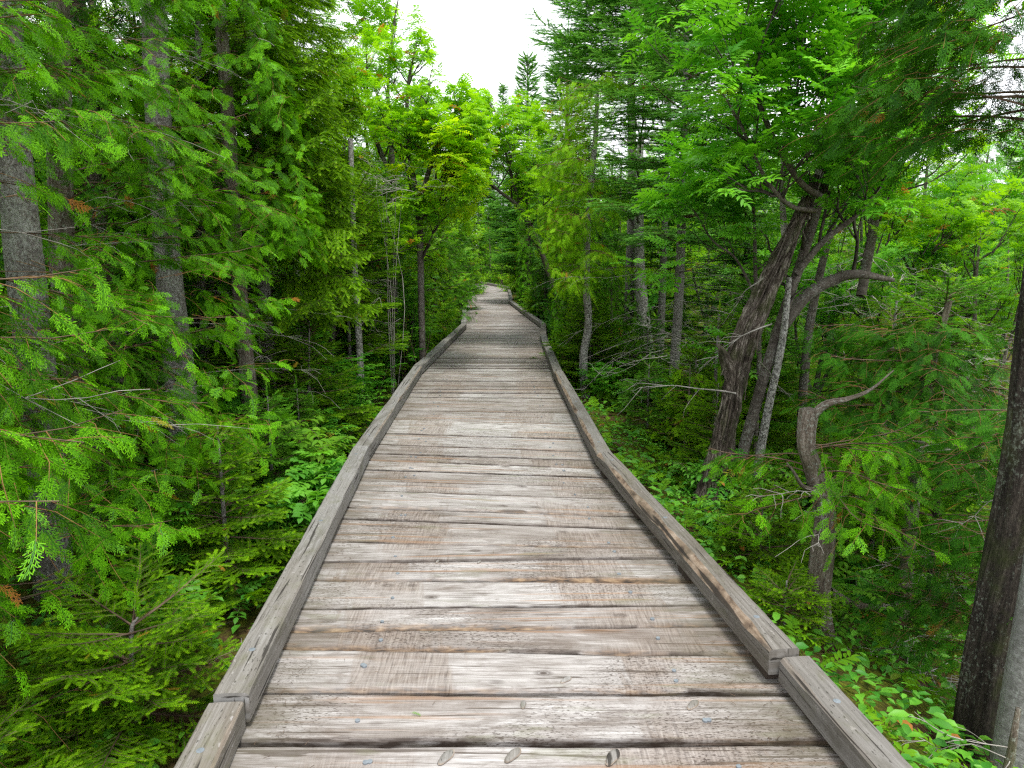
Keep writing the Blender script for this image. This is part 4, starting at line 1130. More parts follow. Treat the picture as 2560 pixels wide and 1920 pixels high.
rowan([(px_trunk([(845, 620), (850, 400), (838, 200), (850, 60), (860, 0)], 12.0), [.06, .05, .02, .01]),
       (W_([at(850, 400, 12), at(800, 250, 12.2), at(790, 80, 12.3)]), [.04, .02, .01])],
      'green rowan with reddish leaf tops standing against the sky', leaf='rowan_lime', boughs=17, bl=.85, maxlev=2, leaflen=(.17, .25), per=1.7, lfrac=(.12, 1), up=.08, spread=.9, keep=corridor(.3, 0, up=.05))
rowan([(W_([G(-1.9, 18.5), W_([-1.8, 18.5, 2.0]), W_([-1.4, 18.5, 4.2]), W_([-1.1, 18.5, 5.6])]), [.07, .05, .02]),
       (W_([W_([-1.8, 18.5, 1.6]), W_([-2.4, 18.5, 3.5]), W_([-2.6, 18.5, 5.2])]), [.05, .03, .01])],
      'lime rowan farther along the path, past the one with the yellow bough', leaf='rowan_lime', boughs=17, bl=.9, maxlev=2, leaflen=(.18, .26), per=1.8, up=.08, lfrac=(.15, 1), spread=.9, keep=KL)
rowan([(W_([G(1.35, 13.2), at(1175, 560, 13.2), at(1130, 458, 13.0), at(1075, 410, 12.8), at(1040, 370, 12.7)]), [.06, .05, .03, .012]),
       (W_([at(1130, 458, 13.0), at(1110, 400, 13), at(1085, 300, 13), at(1075, 240, 13)]), [.03, .02, .008])],
      'rowan with dark forked limbs arching from the dark cedars over the path', leaf='rowan_lime', boughs=24, bl=.78, maxlev=2, leaflen=(.17, .25), per=1.9, lfrac=(.3, 1), up=.02, spread=.9, keep=lambda P: corridor(0, 0, up=-.5)(P) & (P[:, 2] < 4.3 + .2 * np.sin(P[:, 0] * 9)))
px_trunk_b = px_trunk([(940, 640), (940, 500), (938, 300)], 15.5)
fir(px_trunk_b, [.06, .05, .04], 'pale birch-like stem showing below the yellow bough', bark='bark_birch', leaf='fir', h0=3.5, h1=5, L0=.8, L1=.2, whorl=.4, dead=4, dead_h=(1.5, 3))

# spires on the skyline
sp = at(1140, 105, 25)
fir([G(sp[0], 25), W_([sp[0], 25, sp[2] - .2])], [.12, .02], 'slender pointed fir standing alone against the sky at the middle', leaf='fir_blue', lod=0, h0=1.0, h1=sp[2] - .25, L0=1.7, L1=.14, whorl=.26, per=8, shoot=.2, ragged=.0, el=(0, .2), keep=None)
sp = at(1087, 178, 46)
fir([G(sp[0], 46), W_([sp[0], 46, sp[2] - .2])], [.1, .02], 'small distant fir spire left of the slender pointed one'.replace('left of', 'beside'), leaf='fir_blue', lod=1, h0=1.0, h1=sp[2] - .25, L0=1.5, L1=.15, whorl=.3, per=8, shoot=.2, keep=None)
sp = at(1042, 205, 50)
fir([G(sp[0], 50), W_([sp[0], 50, sp[2] - .2])], [.1, .02], 'faint little fir spire half hidden by the reddish rowan twigs', leaf='fir_blue', lod=1, h0=1.0, h1=sp[2] - .25, L0=1.5, L1=.15, whorl=.3, per=8, shoot=.2, keep=None)

# ================================================================== trees on the hollow side (+x)
cedar(px_trunk([(1268, 880), (1260, 780), (1271, 700), (1266, 600), (1272, 450), (1286, 300), (1290, 190)], 10.0), [.065, .055, .05, .04, .02],
      'bright cedar with hanging yellow-green sprays and a curved lichened trunk', leaf='cedar_lime', bark='bark_birch', lod=0, h0=1.25, h1=4.25, nb=95, L0=1.2, L1=.5, azs=(radians(190), 1.2),
      spr=(.085, .13), dens=.9, droopy_sprays=1.5, dead=10, keep=corridor(0, -.15, up=-.22))
for k, (x, y, h, lf, s) in enumerate([(.80, 12.2, 2.9, 'cedar', 'closest of the dark cedars crowding the rail past the lichened trunk'),
                                  (.85, 15.2, 3.4, 'cedar_dark', 'dark cedar crowding the rail, second past the lichened trunk'),
                                  (.60, 18.8, 3.8, 'cedar_dark', 'dark cedar at the bend of the rail, third past the lichened trunk'),
                                  (.25, 23.0, 4.4, 'cedar', 'cedar beyond the rail bend, fourth past the lichened trunk')]):
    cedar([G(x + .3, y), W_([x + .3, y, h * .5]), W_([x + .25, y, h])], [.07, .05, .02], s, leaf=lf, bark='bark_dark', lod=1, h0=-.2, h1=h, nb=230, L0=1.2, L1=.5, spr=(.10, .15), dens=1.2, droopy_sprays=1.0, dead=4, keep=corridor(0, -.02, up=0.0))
# blue-green fir with the straight grey stem
fir(px_trunk([(1448, 925), (1456, 800), (1466, 650), (1473, 450), (1478, 300), (1484, 0)], 9.5), [.075, .066, .06, .045, .03],
    'fir with blue-green tiered boughs and a straight bare grey lower stem', leaf='fir_blue', h0=1.75, h1=5.6, L0=1.8, L1=.8, whorl=.3, per=6, shoot=.125, droop=.12, rise=.14, azs=None, dead=26, dead_h=(.1, 1.6), keep=corridor(0, -.5, up=-.2), short=True)
fir(px_trunk([(1366, 420), (1364, 250), (1363, 140), (1370, 0), (1376, -150)], 14.0), [.10, .08, .06, .05], 'tall fir with pale blue-green shoots leaning into the sky gap',
    leaf='fir_blue', h0=4.7, h1=8.6, L0=2.0, L1=.9, whorl=.27, per=8, shoot=.17, droop=.05, rise=.16, ragged=.05, dead=16, dead_h=(3.6, 4.9), keep=None, short=True)
fir([G(1.25, 17.0), W_([1.25, 17.0, 6.6])], [.09, .02], 'pointed fir peeking over the bright cedar at the sky edge', leaf='fir_blue', h0=1.5, h1=6.4, L0=1.7, L1=.25, whorl=.26, per=8, shoot=.17, ragged=.05, keep=corridor(0, -.1), short=True)
fir([G(2.6, 12.4), W_([2.6, 12.4, 5.5])], [.08, .02], 'dense fir behind the straight grey stem', leaf='fir_blue', h0=1.9, h1=5.3, L0=1.3, L1=.3, whorl=.28, per=6, shoot=.14, ragged=.05, keep=corridor(0, 0), short=True)
# pale birch
rowan([(px_trunk([(1406, 850), (1396, 740), (1384, 620), (1380, 500), (1384, 300)], 12.0), [.15, .115, .10, .08, .05])],
      'thick pale birch trunk flecked with lichen between the curved and the straight stems', leaf='rowan', bark='bark_birch', boughs=8, bl=.9, maxlev=2, lfrac=(.7, 1), leaflen=(.07, .1), per=2.5, tpl=BRD, keep=corridor(0, 0))

# the old leaning tree
old_pts = px_trunk([(1540, 1110), (1553, 1000), (1578, 880), (1600, 760), (1648, 640), (1700, 530), (1738, 445), (1762, 380)], [6.0, 6.0, 6.0, 6.0, 6.05, 6.15, 6.25, 6.3])
def old_tree():
    base = old_pts[0].copy()
    root = thing('old_leaning_tree', 'big old leaning tree with torn dark bark, hollows and a broken top', 'tree', tuple(base))
    P = spline(old_pts, 110) - base; n = len(P); segs = 44
    r = np.interp(np.linspace(0, 1, n), [0, .08, .2, .35, .45, .55, .7, .85, 1], [.165, .118, .092, .083, .092, .08, .068, .052, .032])
    T = unit(np.gradient(P, axis=0)); a = unit(np.cross(T, [0, 1.0, 0])); b = np.cross(T, a)
    ang = np.arange(segs) * 2 * pi / segs
    A_, I_ = np.meshgrid(ang, np.linspace(0, 1, n))
    tw = I_ * 2.4
    wv = 1.3 * np.sin(7 * I_ + 2) + .8 * np.sin(17 * I_)
    d = (.14 * np.sin(2 * (A_ + tw) + wv) + .09 * np.sin(5 * (A_ + tw * 1.2) + 1 + wv) + .06 * np.sin(9 * (A_ + tw) + 6 * I_ - wv) + .035 * np.sin(14 * (A_ + tw * .8) - 9 * I_ + 2 * wv)
         + .05 * np.sin(22 * A_ + 31 * I_ + 3 * np.sin(9 * I_)))
    rag = rng.normal(0, .06, (n, segs)); rag[1:] = .5 * rag[1:] + .5 * rag[:-1]
    d = d + rag
    # long hollow slits facing the path
    for (i0, a0, li, wa, dep) in ((.47, 1.75, .028, .26, .95), (.56, 1.35, .055, .22, .85), (.66, 1.9, .05, .2, .8), (.30, 1.5, .07, .13, .8), (.38, 2.1, .05, .22, .85), (.76, 1.3, .05, .2, .7), (.18, 2.2, .06, .12, .7), (.24, .95, .08, .1, .7), (.62, .8, .06, .14, .7)):
        da = np.angle(np.exp(1j * (A_ - a0 - .0 * tw)))
        d = d - dep * np.exp(-((I_ - i0) / li) ** 2 - (da / wa) ** 2)
    d += .30 * np.exp(-((I_ - .375) / .012) ** 2 - (np.angle(np.exp(1j * (A_ - .1))) / .5) ** 2)
    flare = np.exp(-I_ / .04) * (.25 + .3 * np.sin(4 * A_ + 1))
    R = r[:, None] * np.clip(1 + d + flare, .18, 2.2)
    V = P[:, None] + R[..., None] * (a[:, None] * np.cos(A_)[..., None] + b[:, None] * np.sin(A_)[..., None])
    ln = np.concatenate([[0], np.cumsum(np.linalg.norm(np.diff(P, axis=0), axis=1))])
    wc = np.stack([np.cos(A_ + tw) * .14, np.sin(A_ + tw) * .14, np.repeat(ln[:, None], segs, 1)], -1)
    i = np.arange(n - 1)[:, None] * segs; j = np.arange(segs)[None]; j2 = (j + 1) % segs
    ac = Acc(); ac.add(V.reshape(-1, 3), np.stack([i + j, i + j2, i + segs + j2, i + segs + j], -1).reshape(-1, 4), wc.reshape(-1, 3), 0)
    ac.build('trunk', ['bark_old'], root)
    def limb(pts, rr, nm='limb', mat='bark_old', ridge=.08, rough=.08, n=30):
        x = Acc(); tube(x, spline(pts, n) - base, rr, 14, 0, rough, R_() * 5, ridge=ridge); x.build(nm, [mat], root)
    limb(W_([at(1575, 800, 6.0), at(1562, 765, 5.9), at(1552, 745, 5.85)]), [.06, .045, .03, .012], 'broken_stub', n=10)
    limb(W_([at(1735, 470, 6.25), at(1762, 400, 6.3), at(1775, 330, 6.35), at(1768, 250, 6.4), at(1775, 215, 6.4)]), [.05, .035, .028, .02, .006], 'broken_top', 'twig_grey', .15, .15)
    limb(W_([at(1700, 560, 6.2), at(1690, 420, 6.5), at(1700, 200, 6.7), at(1688, 110, 6.7)]), [.03, .025, .018, .004], 'broken_top', 'twig_grey', .15, .15)
    # peeling strips of bark
    pe = Acc()
    for q in range(34):
        k = rng.integers(6, n - 20); an = U(.3, 2.8); L_ = rng.integers(5, 16); off = U(.005, .03)
        ks = np.arange(k, min(k + L_, n)); w = U(.006, .018)
        rr = r[ks] * 1.12 + off * np.linspace(0, 1, len(ks))[::-1] ** 2 * 2
        A1 = an + np.linspace(0, U(-.2, .2), len(ks)); dirv = a[ks] * np.cos(A1)[:, None] + b[ks] * np.sin(A1)[:, None]
        tang = -a[ks] * np.sin(A1)[:, None] + b[ks] * np.cos(A1)[:, None]
        c = P[ks] + dirv * rr[:, None]; wt = w * np.sin(np.linspace(.25, pi - .25, len(ks)))[:, None]
        Vv = np.stack([c - tang * wt, c + dirv * .006, c + tang * wt, c - dirv * .004], 1).reshape(-1, 3)
        m = len(ks); i = np.arange(m - 1)[:, None] * 4; j = np.arange(4)[None]; j2 = (j + 1) % 4
        pe.add(Vv, np.stack([i + j, i + j2, i + 4 + j2, i + 4 + j], -1).reshape(-1, 4), Vv * .6 + q, 0)
    pe.build('bark_strip_pattern', ['bark_old'], root)
    tw_ = Tubes()
    for P0, az in ((at(1668, 700, 5.8), 2.6), (at(1650, 600, 5.85), 1.9), (at(1640, 780, 5.8), .8), (at(1590, 850, 5.9), 3.0)):
        B = branch_curve(P0 - base, az, U(-.5, .2), U(.5, .8), .2, 9, wig=.12); tw_.add(B, .008, .002)
        for s in range(7): tw_.add(branch_curve(B[rng.integers(2, 9)], az + U(-1.2, 1.2), U(-.8, .3), U(.12, .35), .2, 5, wig=.1), .003, .001)
    x = Acc(); tw_.flush(x, 0); x.build('branch_twig', ['twig_grey'], root)
old_tree()
# the living rowan that grows through it
R1 = [(px_trunk([(1600, 1000), (1640, 850), (1685, 700), (1745, 520), (1790, 360), (1822, 230), (1845, 80), (1865, -80)], [6.35, 6.35, 6.4, 6.5, 6.5, 6.5, 6.5, 6.5]), [.055, .055, .05, .045, .04, .03, .022, .015]),
      (W_([at(1785, 430, 6.2), at(1735, 400, 6.0), at(1690, 335, 5.9), at(1650, 250, 5.8), at(1612, 140, 5.7), at(1590, 20, 5.6), at(1570, -60, 5.6)]), [.028, .024, .02, .016, .008]),
      (W_([at(1760, 455, 6.2), at(1715, 448, 6.0), at(1675, 415, 5.9), at(1640, 360, 5.8), at(1600, 270, 5.7), at(1560, 200, 5.7)]), [.022, .018, .014, .007]),
      (W_([at(1690, 335, 5.9), at(1705, 270, 5.9), at(1722, 190, 5.8), at(1735, 80, 5.8)]), [.016, .012, .005]),
      (W_([at(1790, 360, 6.5), at(1830, 240, 6.4), at(1870, 120, 6.3), at(1900, -20, 6.3)]), [.03, .02, .01]),
      (W_([at(1720, 590, 6.4), at(1780, 520, 6.3), at(1850, 465, 6.2), at(1905, 400, 6.1)]), [.035, .028, .02, .01])]
K_R = lambda P: ~((P[:, 2] < 1.62 + .12 * (P[:, 0] - 1.5)) & (P[:, 0] < 3.2)) & (P[:, 0] > .9)
rowan(R1, 'large dark-limbed rowan with big green leaflets growing through the old leaning tree', leaf='rowan', bark='bark_rowan', boughs=12, bl=.7, maxlev=2, leaflen=(.21, .29), per=.85, lfrac=(.3, 1), up=.12, keep=K_R)
rowan([(px_trunk([(1742, 760), (1765, 620), (1800, 480), (1850, 330), (1880, 200)], 7.6), [.05, .045, .035, .02]),
       (W_([at(1690, 705, 6.9), at(1740, 640, 6.9), at(1800, 605, 6.9), at(1850, 592, 6.8), at(1930, 605, 6.8)]), [.06, .06, .055, .045, .02]),
       (W_([at(1860, 640, 7.2), at(1890, 480, 7.4), at(1925, 350, 7.6), at(1980, 200, 7.8)]), [.05, .04, .02])],
      'rowan with a thick arching limb behind the old leaning tree', leaf='rowan_lime', bark='bark_rowan', boughs=9, bl=.9, maxlev=2, leaflen=(.19, .26), per=1.0, lfrac=(.45, 1), up=.25, keep=lambda P: P[:, 2] > 1.75)
rowan([(px_trunk([(1640, 800), (1632, 600), (1628, 450), (1612, 330)], 7.0), [.025, .022, .016, .008]),
       (W_([at(1632, 640, 7.0), at(1590, 560, 6.9), at(1540, 520, 6.8), at(1500, 455, 6.8)]), [.014, .01, .006])],
      'slim rowan sapling with bluish green leaves in front of the fir', leaf='rowan', bark='bark_rowan', boughs=8, bl=.55, maxlev=2, leaflen=(.19, .27), per=1.0, lfrac=(.25, 1), keep=corridor(0, .1))
rowan([(px_trunk([(1612, 1140), (1638, 1000), (1660, 880), (1690, 735), (1705, 600)], 6.3), [.05, .042, .038, .032, .025])],
      'thin black-and-white speckled birch stem just behind the old leaning tree', leaf='rowan', bark='bark_birch', boughs=3, bl=.4, maxlev=1, leaflen=(.05, .08), per=1.5, lfrac=(.9, 1), tpl=BRD)

# twisted cedar
tc_pts = px_trunk([(1800, 1520), (1786, 1420), (1768, 1300), (1778, 1190), (1784, 1110), (1762, 1030), (1742, 960), (1748, 885)], 3.9)
def twisted():
    r = cedar(tc_pts, [.075, .066, .062, .060, .058, .055, .05, .05, .045], 'twisted grey cedar with a broken top and a bushy green collar halfway up',
              bark='bark_cedar', leaf='cedar', h0=.2, h1=.55, nb=20, L0=.72, L1=.62, azs=(radians(10), 1.5), spr=(.075, .12), dens=1.0, dead=5, keep=lambda P: ((P[:, 0] > rx(P[:, 1]) + .3) & (P[:, 2] > gz(P[:, 0], P[:, 1]))), segs=24, ridge=.10)
    base = tc_pts[0]
    for pts, rr in ((W_([at(1752, 905, 3.9), at(1775, 880, 3.88), at(1800, 868, 3.85), at(1830, 862, 3.85), at(1880, 842, 3.95), at(1930, 800, 4.1)]), [.026, .022, .015, .009, .004]),
                    (W_([at(1765, 1060, 3.85), at(1735, 1050, 3.8), at(1715, 1020, 3.75), at(1700, 1000, 3.7)]), [.016, .012, .008, .004]),
                    (W_([at(1790, 1275, 3.95), at(1830, 1300, 4.05), at(1880, 1312, 4.15), at(1960, 1303, 4.3), at(2020, 1290, 4.4)]), [.026, .024, .02, .012])):
        a = Acc(); tube(a, spline(pts, 22) - base, rr, 10, 0, .08, R_() * 5, ridge=.08); a.build('limb', ['bark_cedar'], r)
twisted()
# cedar sprays around the twisted one belong to a cedar just behind it
KH = lambda P: (P[:, 0] > rx(np.clip(P[:, 1], -1, 34)) + .22) & (P[:, 2] > gz(P[:, 0], P[:, 1])) & (P[:, 2] < 9)
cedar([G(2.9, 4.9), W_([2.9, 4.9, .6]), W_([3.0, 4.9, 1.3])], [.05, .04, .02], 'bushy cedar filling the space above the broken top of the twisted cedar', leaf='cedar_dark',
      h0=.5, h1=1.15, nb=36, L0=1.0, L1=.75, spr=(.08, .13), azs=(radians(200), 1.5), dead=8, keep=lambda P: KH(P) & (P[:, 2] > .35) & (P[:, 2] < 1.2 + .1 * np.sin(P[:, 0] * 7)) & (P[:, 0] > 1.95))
cedar([G(2.75, 3.7), W_([2.8, 3.7, .3]), W_([2.85, 3.75, 1.0])], [.04, .035, .015], 'low cedar spreading dark green fans behind the twisted cedar',
      h0=-.7, h1=.8, nb=44, L0=.75, L1=.7, spr=(.08, .13), leaf='cedar_dark', azs=(radians(170), 1.6), dead=16, keep=KH)
cedar([G(1.95, 2.55), W_([2.0, 2.55, -.5]), W_([2.05, 2.6, -.2])], [.025, .02, .01], 'cedar seedling down in the hollow below the rail', leaf='cedar_dark', h0=-1.1, h1=-.45, nb=22, L0=.45, L1=.35, spr=(.07, .11), dead=5, keep=lambda P: KH(P))
# dark trunk and smooth trunk at the edge
t15 = px_trunk([(2085, 1800), (2105, 1620), (2140, 1390), (2185, 1190), (2212, 1020), (2250, 700), (2290, 300), (2300, 0)], 3.1, top=[2.75, 3.2, 5.8])
cedar(t15, [.105, .10, .095, .09, .08, .07], 'large dark cedar trunk with shaggy bark and dark fans overhead at the photo edge', bark='bark_dark', leaf='cedar_dark', h0=2.1, h1=4.2, nb=85, L0=1.25, L1=1.2,
      azs=(radians(160), .55), spr=(.08, .13), dens=.7, dead=8, droop=.2, segs=28, ridge=.10, keep=lambda P: (P[:, 0] > 1.62 + .15 * np.sin(P[:, 2] * 5)) & (P[:, 2] > 2.0 + .12 * np.sin(P[:, 0] * 6)))
rowan([(px_trunk([(2165, 1900), (2180, 1760), (2205, 1600), (2240, 1400), (2275, 1150), (2325, 700), (2400, 200)], 2.75, top=[3.1, 2.9, 5.4]), [.105, .10, .095, .085, .06, .03])],
      'smooth grey trunk at the bottom corner beside the dark shaggy cedar', leaf='rowan', bark='bark_beech', boughs=14, bl=.9, maxlev=2, lfrac=(.68, 1), leaflen=(.07, .10), per=3, tpl=BRD, keep=lambda P: (P[:, 2] > 2.6) & (P[:, 0] > 1.9))
# slim fir in the hollow with shelves of needles
fir(px_trunk([(2005, 1420), (2010, 1250), (2026, 1050), (2022, 930), (2020, 860)], 5.0), [.028, .024, .018, .008], 'slim dark-stemmed fir with sparse shelves of needles in the hollow',
    leaf='fir', bark='bark_dark', h0=-.3, h1=1.35, L0=.75, L1=.35, whorl=.22, per=4, shoot=.075, keep=KH, dead=8, dead_h=(-.6, .6))
fir([G(3.5, 6.5), W_([3.5, 6.5, 1.2])], [.03, .01], 'bright young fir glowing in the clearing behind the slim dark-stemmed one', leaf='fir_moss', h0=-.6, h1=1.1, L0=1.0, L1=.3, whorl=.2, shoot=.08, keep=KH)
fir([G(2.8, 8.0), W_([2.8, 8.0, 1.5])], [.03, .01], 'low fir with fine fronds beside the arching limb', leaf='fir', h0=-.2, h1=1.4, L0=.9, L1=.3, whorl=.2, shoot=.08, keep=KH)
fir([G(2.15, 7.4), W_([2.15, 7.4, 1.0])], [.03, .01], 'ragged little fir with yellow-green tips behind the old leaning tree', leaf='fir_moss', h0=0, h1=.95, L0=.7, L1=.3, whorl=.25, shoot=.075, ragged=.4, keep=KH)

# fallen log
lg = Acc(); p0, p1 = at(1868, 1392, 4.9), at(2010, 1384, 5.2)
Pl = spline([p0, p0 * .6 + p1 * .4 + [0, 0, .01], p1, p1 + (p1 - p0) * .5], 30)
b0 = W_([Pl[0][0], Pl[0][1], gzs(Pl[0][0], Pl[0][1])])
root = thing('fallen_log', 'dark speckled fallen log lying in the hollow behind the twisted cedar', 'log', tuple(b0))
tube(lg, Pl - b0, [.06, .058, .055, .05], 14, 0, .06, 3.0, ridge=.04); lg.build('log_body', ['bark_dark'], root)
for q in range(9):
    sn = Acc(); T_ = Tubes(); T_.add(branch_curve(Pl[rng.integers(2, 28)] - b0, U(3.6, 5.8), U(-.2, .8), U(.15, .5), .2, 6, wig=.15), .006, .0015)
    T_.flush(sn, 0); sn.build('dead_branch', ['twig_grey'], root)

# ================================================================== shrubs, saplings, ferns
def seedling_rowan(p, h, label, n=1, leaf='rowan', ln=(.14, .2), lean=(0, 0), leaves=9, tpl=None, name='young_rowan_tree', grp=None, stems=1, keep=None):
    p = W_(p, float) if False else np.array(p, float)
    root = thing(name, label, 'sapling', tuple(p), grp)
    T_ = Tubes(); st = Stamps()
    for s in range(stems):
        az = U(0, 6.28); tgt = np.array([lean[0] + .22 * h * cos(az) * (stems > 1), lean[1] + .22 * h * sin(az) * (stems > 1), h * U(.8, 1)])
        P = spline([[0, 0, -.05], tgt * [.3, .3, .5], tgt], 10); T_.add(P, .004 + .004 * h, .0015)
        brv = R_()
        for q in range(leaves):
            t = .35 + .65 * (q + 1) / leaves; i = min(t, .999) * 9; i0 = int(i); pp = P[i0] + (P[i0 + 1] - P[i0]) * (i - i0)
            a = q * 2.4 + U(-.3, .3); D = np.array([cos(a), sin(a), U(.0, .5)])
            st.add(pp, D, np.array([rng.normal(0, .2), rng.normal(0, .2), 1]), U(*ln), brv)
    a = Acc(); T_.flush(a, 0); a.build('stem', ['twig'], root)
    c = Acc(); kp = (lambda q: keep(q + p)) if keep else None
    st.flush(c, tpl or PIN[0], 0, kp); c.build('foliage', [leaf], root)
    return root
def broad_plant(p, h, label, leaf='herb', ln=(.05, .09), stems=4, per=10, lean=(0, 0), name='leafy_shrub', grp=None, tpl=None, cat='shrub', keep=None):
    p = np.array(p, float); root = thing(name, label, cat, tuple(p), grp)
    T_ = Tubes(); st = Stamps()
    for s in range(stems):
        az = U(0, 6.28); tgt = np.array([lean[0] + .45 * h * cos(az), lean[1] + .45 * h * sin(az), h * U(.6, 1)])
        P = spline([[0, 0, -.05], tgt * [.3, .3, .65], tgt], 12); T_.add(P, .004, .0012); brv = R_()
        for side in range(per // 3):
            k = rng.integers(3, 12); a0 = U(0, 6.28); S = branch_curve(P[k], a0, U(0, .5), U(.1, .3) * (h / .6) ** .5, .3, 5); T_.add(S, .002, .001)
            for q in range(1, 5):
                for sg in (1, -1):
                    a = a0 + sg * radians(60); st.add(S[q], np.array([cos(a), sin(a), U(-.2, .3)]), np.array([rng.normal(0, .25), rng.normal(0, .25), 1]), U(*ln), brv)
            st.add(S[-1], S[-1] - S[-2], np.array([0, 0, 1.0]), U(*ln), brv)
        for q in range(per):
            k = 4 + (q * 7) // per; a = q * 2.4; st.add(P[k], np.array([cos(a), sin(a), U(-.1, .4)]), np.array([rng.normal(0, .25), rng.normal(0, .25), 1]), U(*ln), brv)
    a = Acc(); T_.flush(a, 0); a.build('stem', ['twig'], root)
    c = Acc(); kp = (lambda q: keep(q + p)) if keep else None
    st.flush(c, tpl or BRD, 0, kp); c.build('foliage', [leaf], root)
    return root

# bank side, near to far
fir([G(-1.62, 2.75), W_([-1.6, 2.75, .02]), W_([-1.58, 2.78, .10])], [.012, .009, .004], 'fir seedling with bright lime tips touching the first edge timbers', name='young_fir_tree', cat='seedling', leaf='fir_moss', h0=-.32, h1=.08, L0=.56, L1=.42, whorl=.09, per=6, shoot=.06, keep=K0, droop=.02, rise=.05)
fir([G(-1.9, 2.15), W_([-1.9, 2.15, -.1])], [.014, .004], 'lime-tipped fir seedling in the bottom corner under the cedar', name='young_fir_tree', cat='seedling', leaf='fir_moss', h0=-.4, h1=-.08, L0=.5, L1=.3, whorl=.12, per=5, shoot=.06, keep=K0)
seedling_rowan(G(-1.78, 3.35), .42, 'compound-leaved sapling on the mossy bank behind the lime-tipped seedling', leaves=9, ln=(.16, .24), tpl=PINW, leaf='herb', stems=3, keep=K0)
seedling_rowan(G(-1.55, 3.75), .25, 'small oval-leaved sapling low on the bare mossy bank', leaves=6, ln=(.14, .2), tpl=PINW, leaf='herb', stems=1, keep=K0)
seedling_rowan(G(-1.85, 4.55), .55, 'bluish compound-leaved sapling arching towards the rail', leaves=11, ln=(.2, .3), tpl=PINW, leaf='herb', stems=5, lean=(.4, .1), keep=K0)
seedling_rowan(G(-1.7, 5.15), .62, 'sapling whose long drooping leaflets rest on the edge timber', leaves=11, ln=(.2, .3), tpl=PINW, leaf='herb', stems=5, lean=(.42, .05))
broad_plant(G(-2.1, 5.5), .75, 'lime green broad-leaved shrub glowing among the darker saplings', leaf='herb_lime', stems=6, per=12, ln=(.07, .12), keep=K0)
broad_plant(G(-1.85, 6.2), .55, 'lime shrub with pointed leaves next to the rail timber joint', leaf='herb_lime', stems=4, per=12, ln=(.06, .1), keep=K0)
for (x, y, h, s, st_) in ((-1.85, 6.9, .6, 'dark rowan sapling in the shade past the lime shrubs', 3), (-1.55, 7.8, .5, 'low rowan sapling hugging the edge timber', 3), (-1.75, 9.0, .75, 'rowan sapling with level fronds beside the rail', 3),
                          (-1.35, 10.3, 1.15, 'taller rowan sapling with a bare reddish stem beside the rail', 2), (-1.7, 11.0, 1.5, 'rowan sapling with fanned leaves above the far rail', 3), (-1.6, 13.2, 1.7, 'rowan sapling with drooping leaves at the narrow bend', 3),
                          (-1.75, 16.5, 1.2, 'rowan sapling at the bank past the narrow bend', 3)):
    seedling_rowan(G(x, y), h, s, leaves=10, ln=(.16, .24), leaf='rowan', stems=st_, keep=K0)
broad_plant(G(-1.75, 5.9), .8, 'tall lime shrub leaning over the rail beside the drooping leaflets', leaf='herb_lime', stems=8, per=14, ln=(.07, .11), lean=(.15, 0), keep=K0)
broad_plant(G(-2.3, 6.6), .9, 'lime shrub in front of the slim fir trio', leaf='herb_lime', stems=8, per=14, ln=(.06, .10), keep=K0)
seedling_rowan(G(-2.2, 4.9), .85, 'fan-leaved rowan sapling in front of the second grey fir trunk', leaves=12, ln=(.2, .3), leaf='herb', stems=5, keep=K0)
seedling_rowan(G(-2.6, 8.7), 1.5, 'tall rowan sapling under the drooping spruce boughs', leaves=12, ln=(.18, .26), leaf='rowan', stems=5, keep=K0)
# hollow side
fir([G(1.62, 8.3), W_([1.62, 8.3, .35])], [.02, .005], 'dark little fir seedling beside the rail in front of the curved trunk', name='young_fir_tree', cat='seedling', leaf='fir', h0=-.35, h1=.3, L0=.5, L1=.15, whorl=.11, shoot=.06, keep=K0)
cedar([G(1.82, 7.3), W_([1.85, 7.3, .1]), W_([1.85, 7.3, .5])], [.015, .012, .004], 'bright green cedar seedling in the ferns beside the rail joint', cat='seedling', leaf='cedar_lime', h0=-.3, h1=.45, nb=26, L0=.35, L1=.15, spr=(.07, .11), dead=0, keep=K0)
broad_plant(G(1.7, 6.3), .4, 'bright leafy shrub at the rail joint with grass blades round it', leaf='herb', stems=6, per=12, ln=(.04, .07), keep=K0)
seedling_rowan(G(2.2, 8.2), .6, 'rowan sapling at the foot of the straight grey stem', leaves=9, ln=(.18, .26), leaf='rowan', stems=4, keep=K0)
seedling_rowan(G(2.0, 6.9), .35, 'rowan sapling between the seedlings and the old leaning tree', leaves=8, ln=(.15, .2), leaf='rowan', stems=4, keep=K0)
broad_plant(G(1.62, 5.2), .3, 'leafy shrub at the foot of the old leaning tree', leaf='herb', stems=7, per=12, ln=(.04, .07), keep=K0)
fir([G(1.72, 4.65), W_([1.72, 4.65, -.05])], [.014, .004], 'fir seedling spreading over the slope below the old leaning tree', name='young_fir_tree', cat='seedling', leaf='fir_moss', h0=-.55, h1=-.05, L0=.5, L1=.25, whorl=.1, per=6, shoot=.055, keep=K0)
broad_plant(G(1.95, 4.4), .35, 'bright leafy shrub on the slope beside the speckled birch stem', leaf='herb_lime', stems=7, per=12, ln=(.04, .07), keep=K0)
fir([G(1.55, 3.75), W_([1.55, 3.75, -.2])], [.012, .004], 'fir seedling on the grassy slope near the timber end', name='young_fir_tree', cat='seedling', leaf='fir_moss', h0=-.6, h1=-.2, L0=.35, L1=.2, whorl=.1, per=6, shoot=.05, keep=K0)
broad_plant(G(1.75, 9.6), .45, 'leafy shrub beside the foot of the curved lichened trunk', leaf='herb', stems=6, per=12, ln=(.05, .08), keep=K0)
broad_plant(G(2.5, 10.2), .8, 'tall leafy shrub at the foot of the pale birch', leaf='herb', stems=7, per=12, ln=(.05, .09), keep=K0)
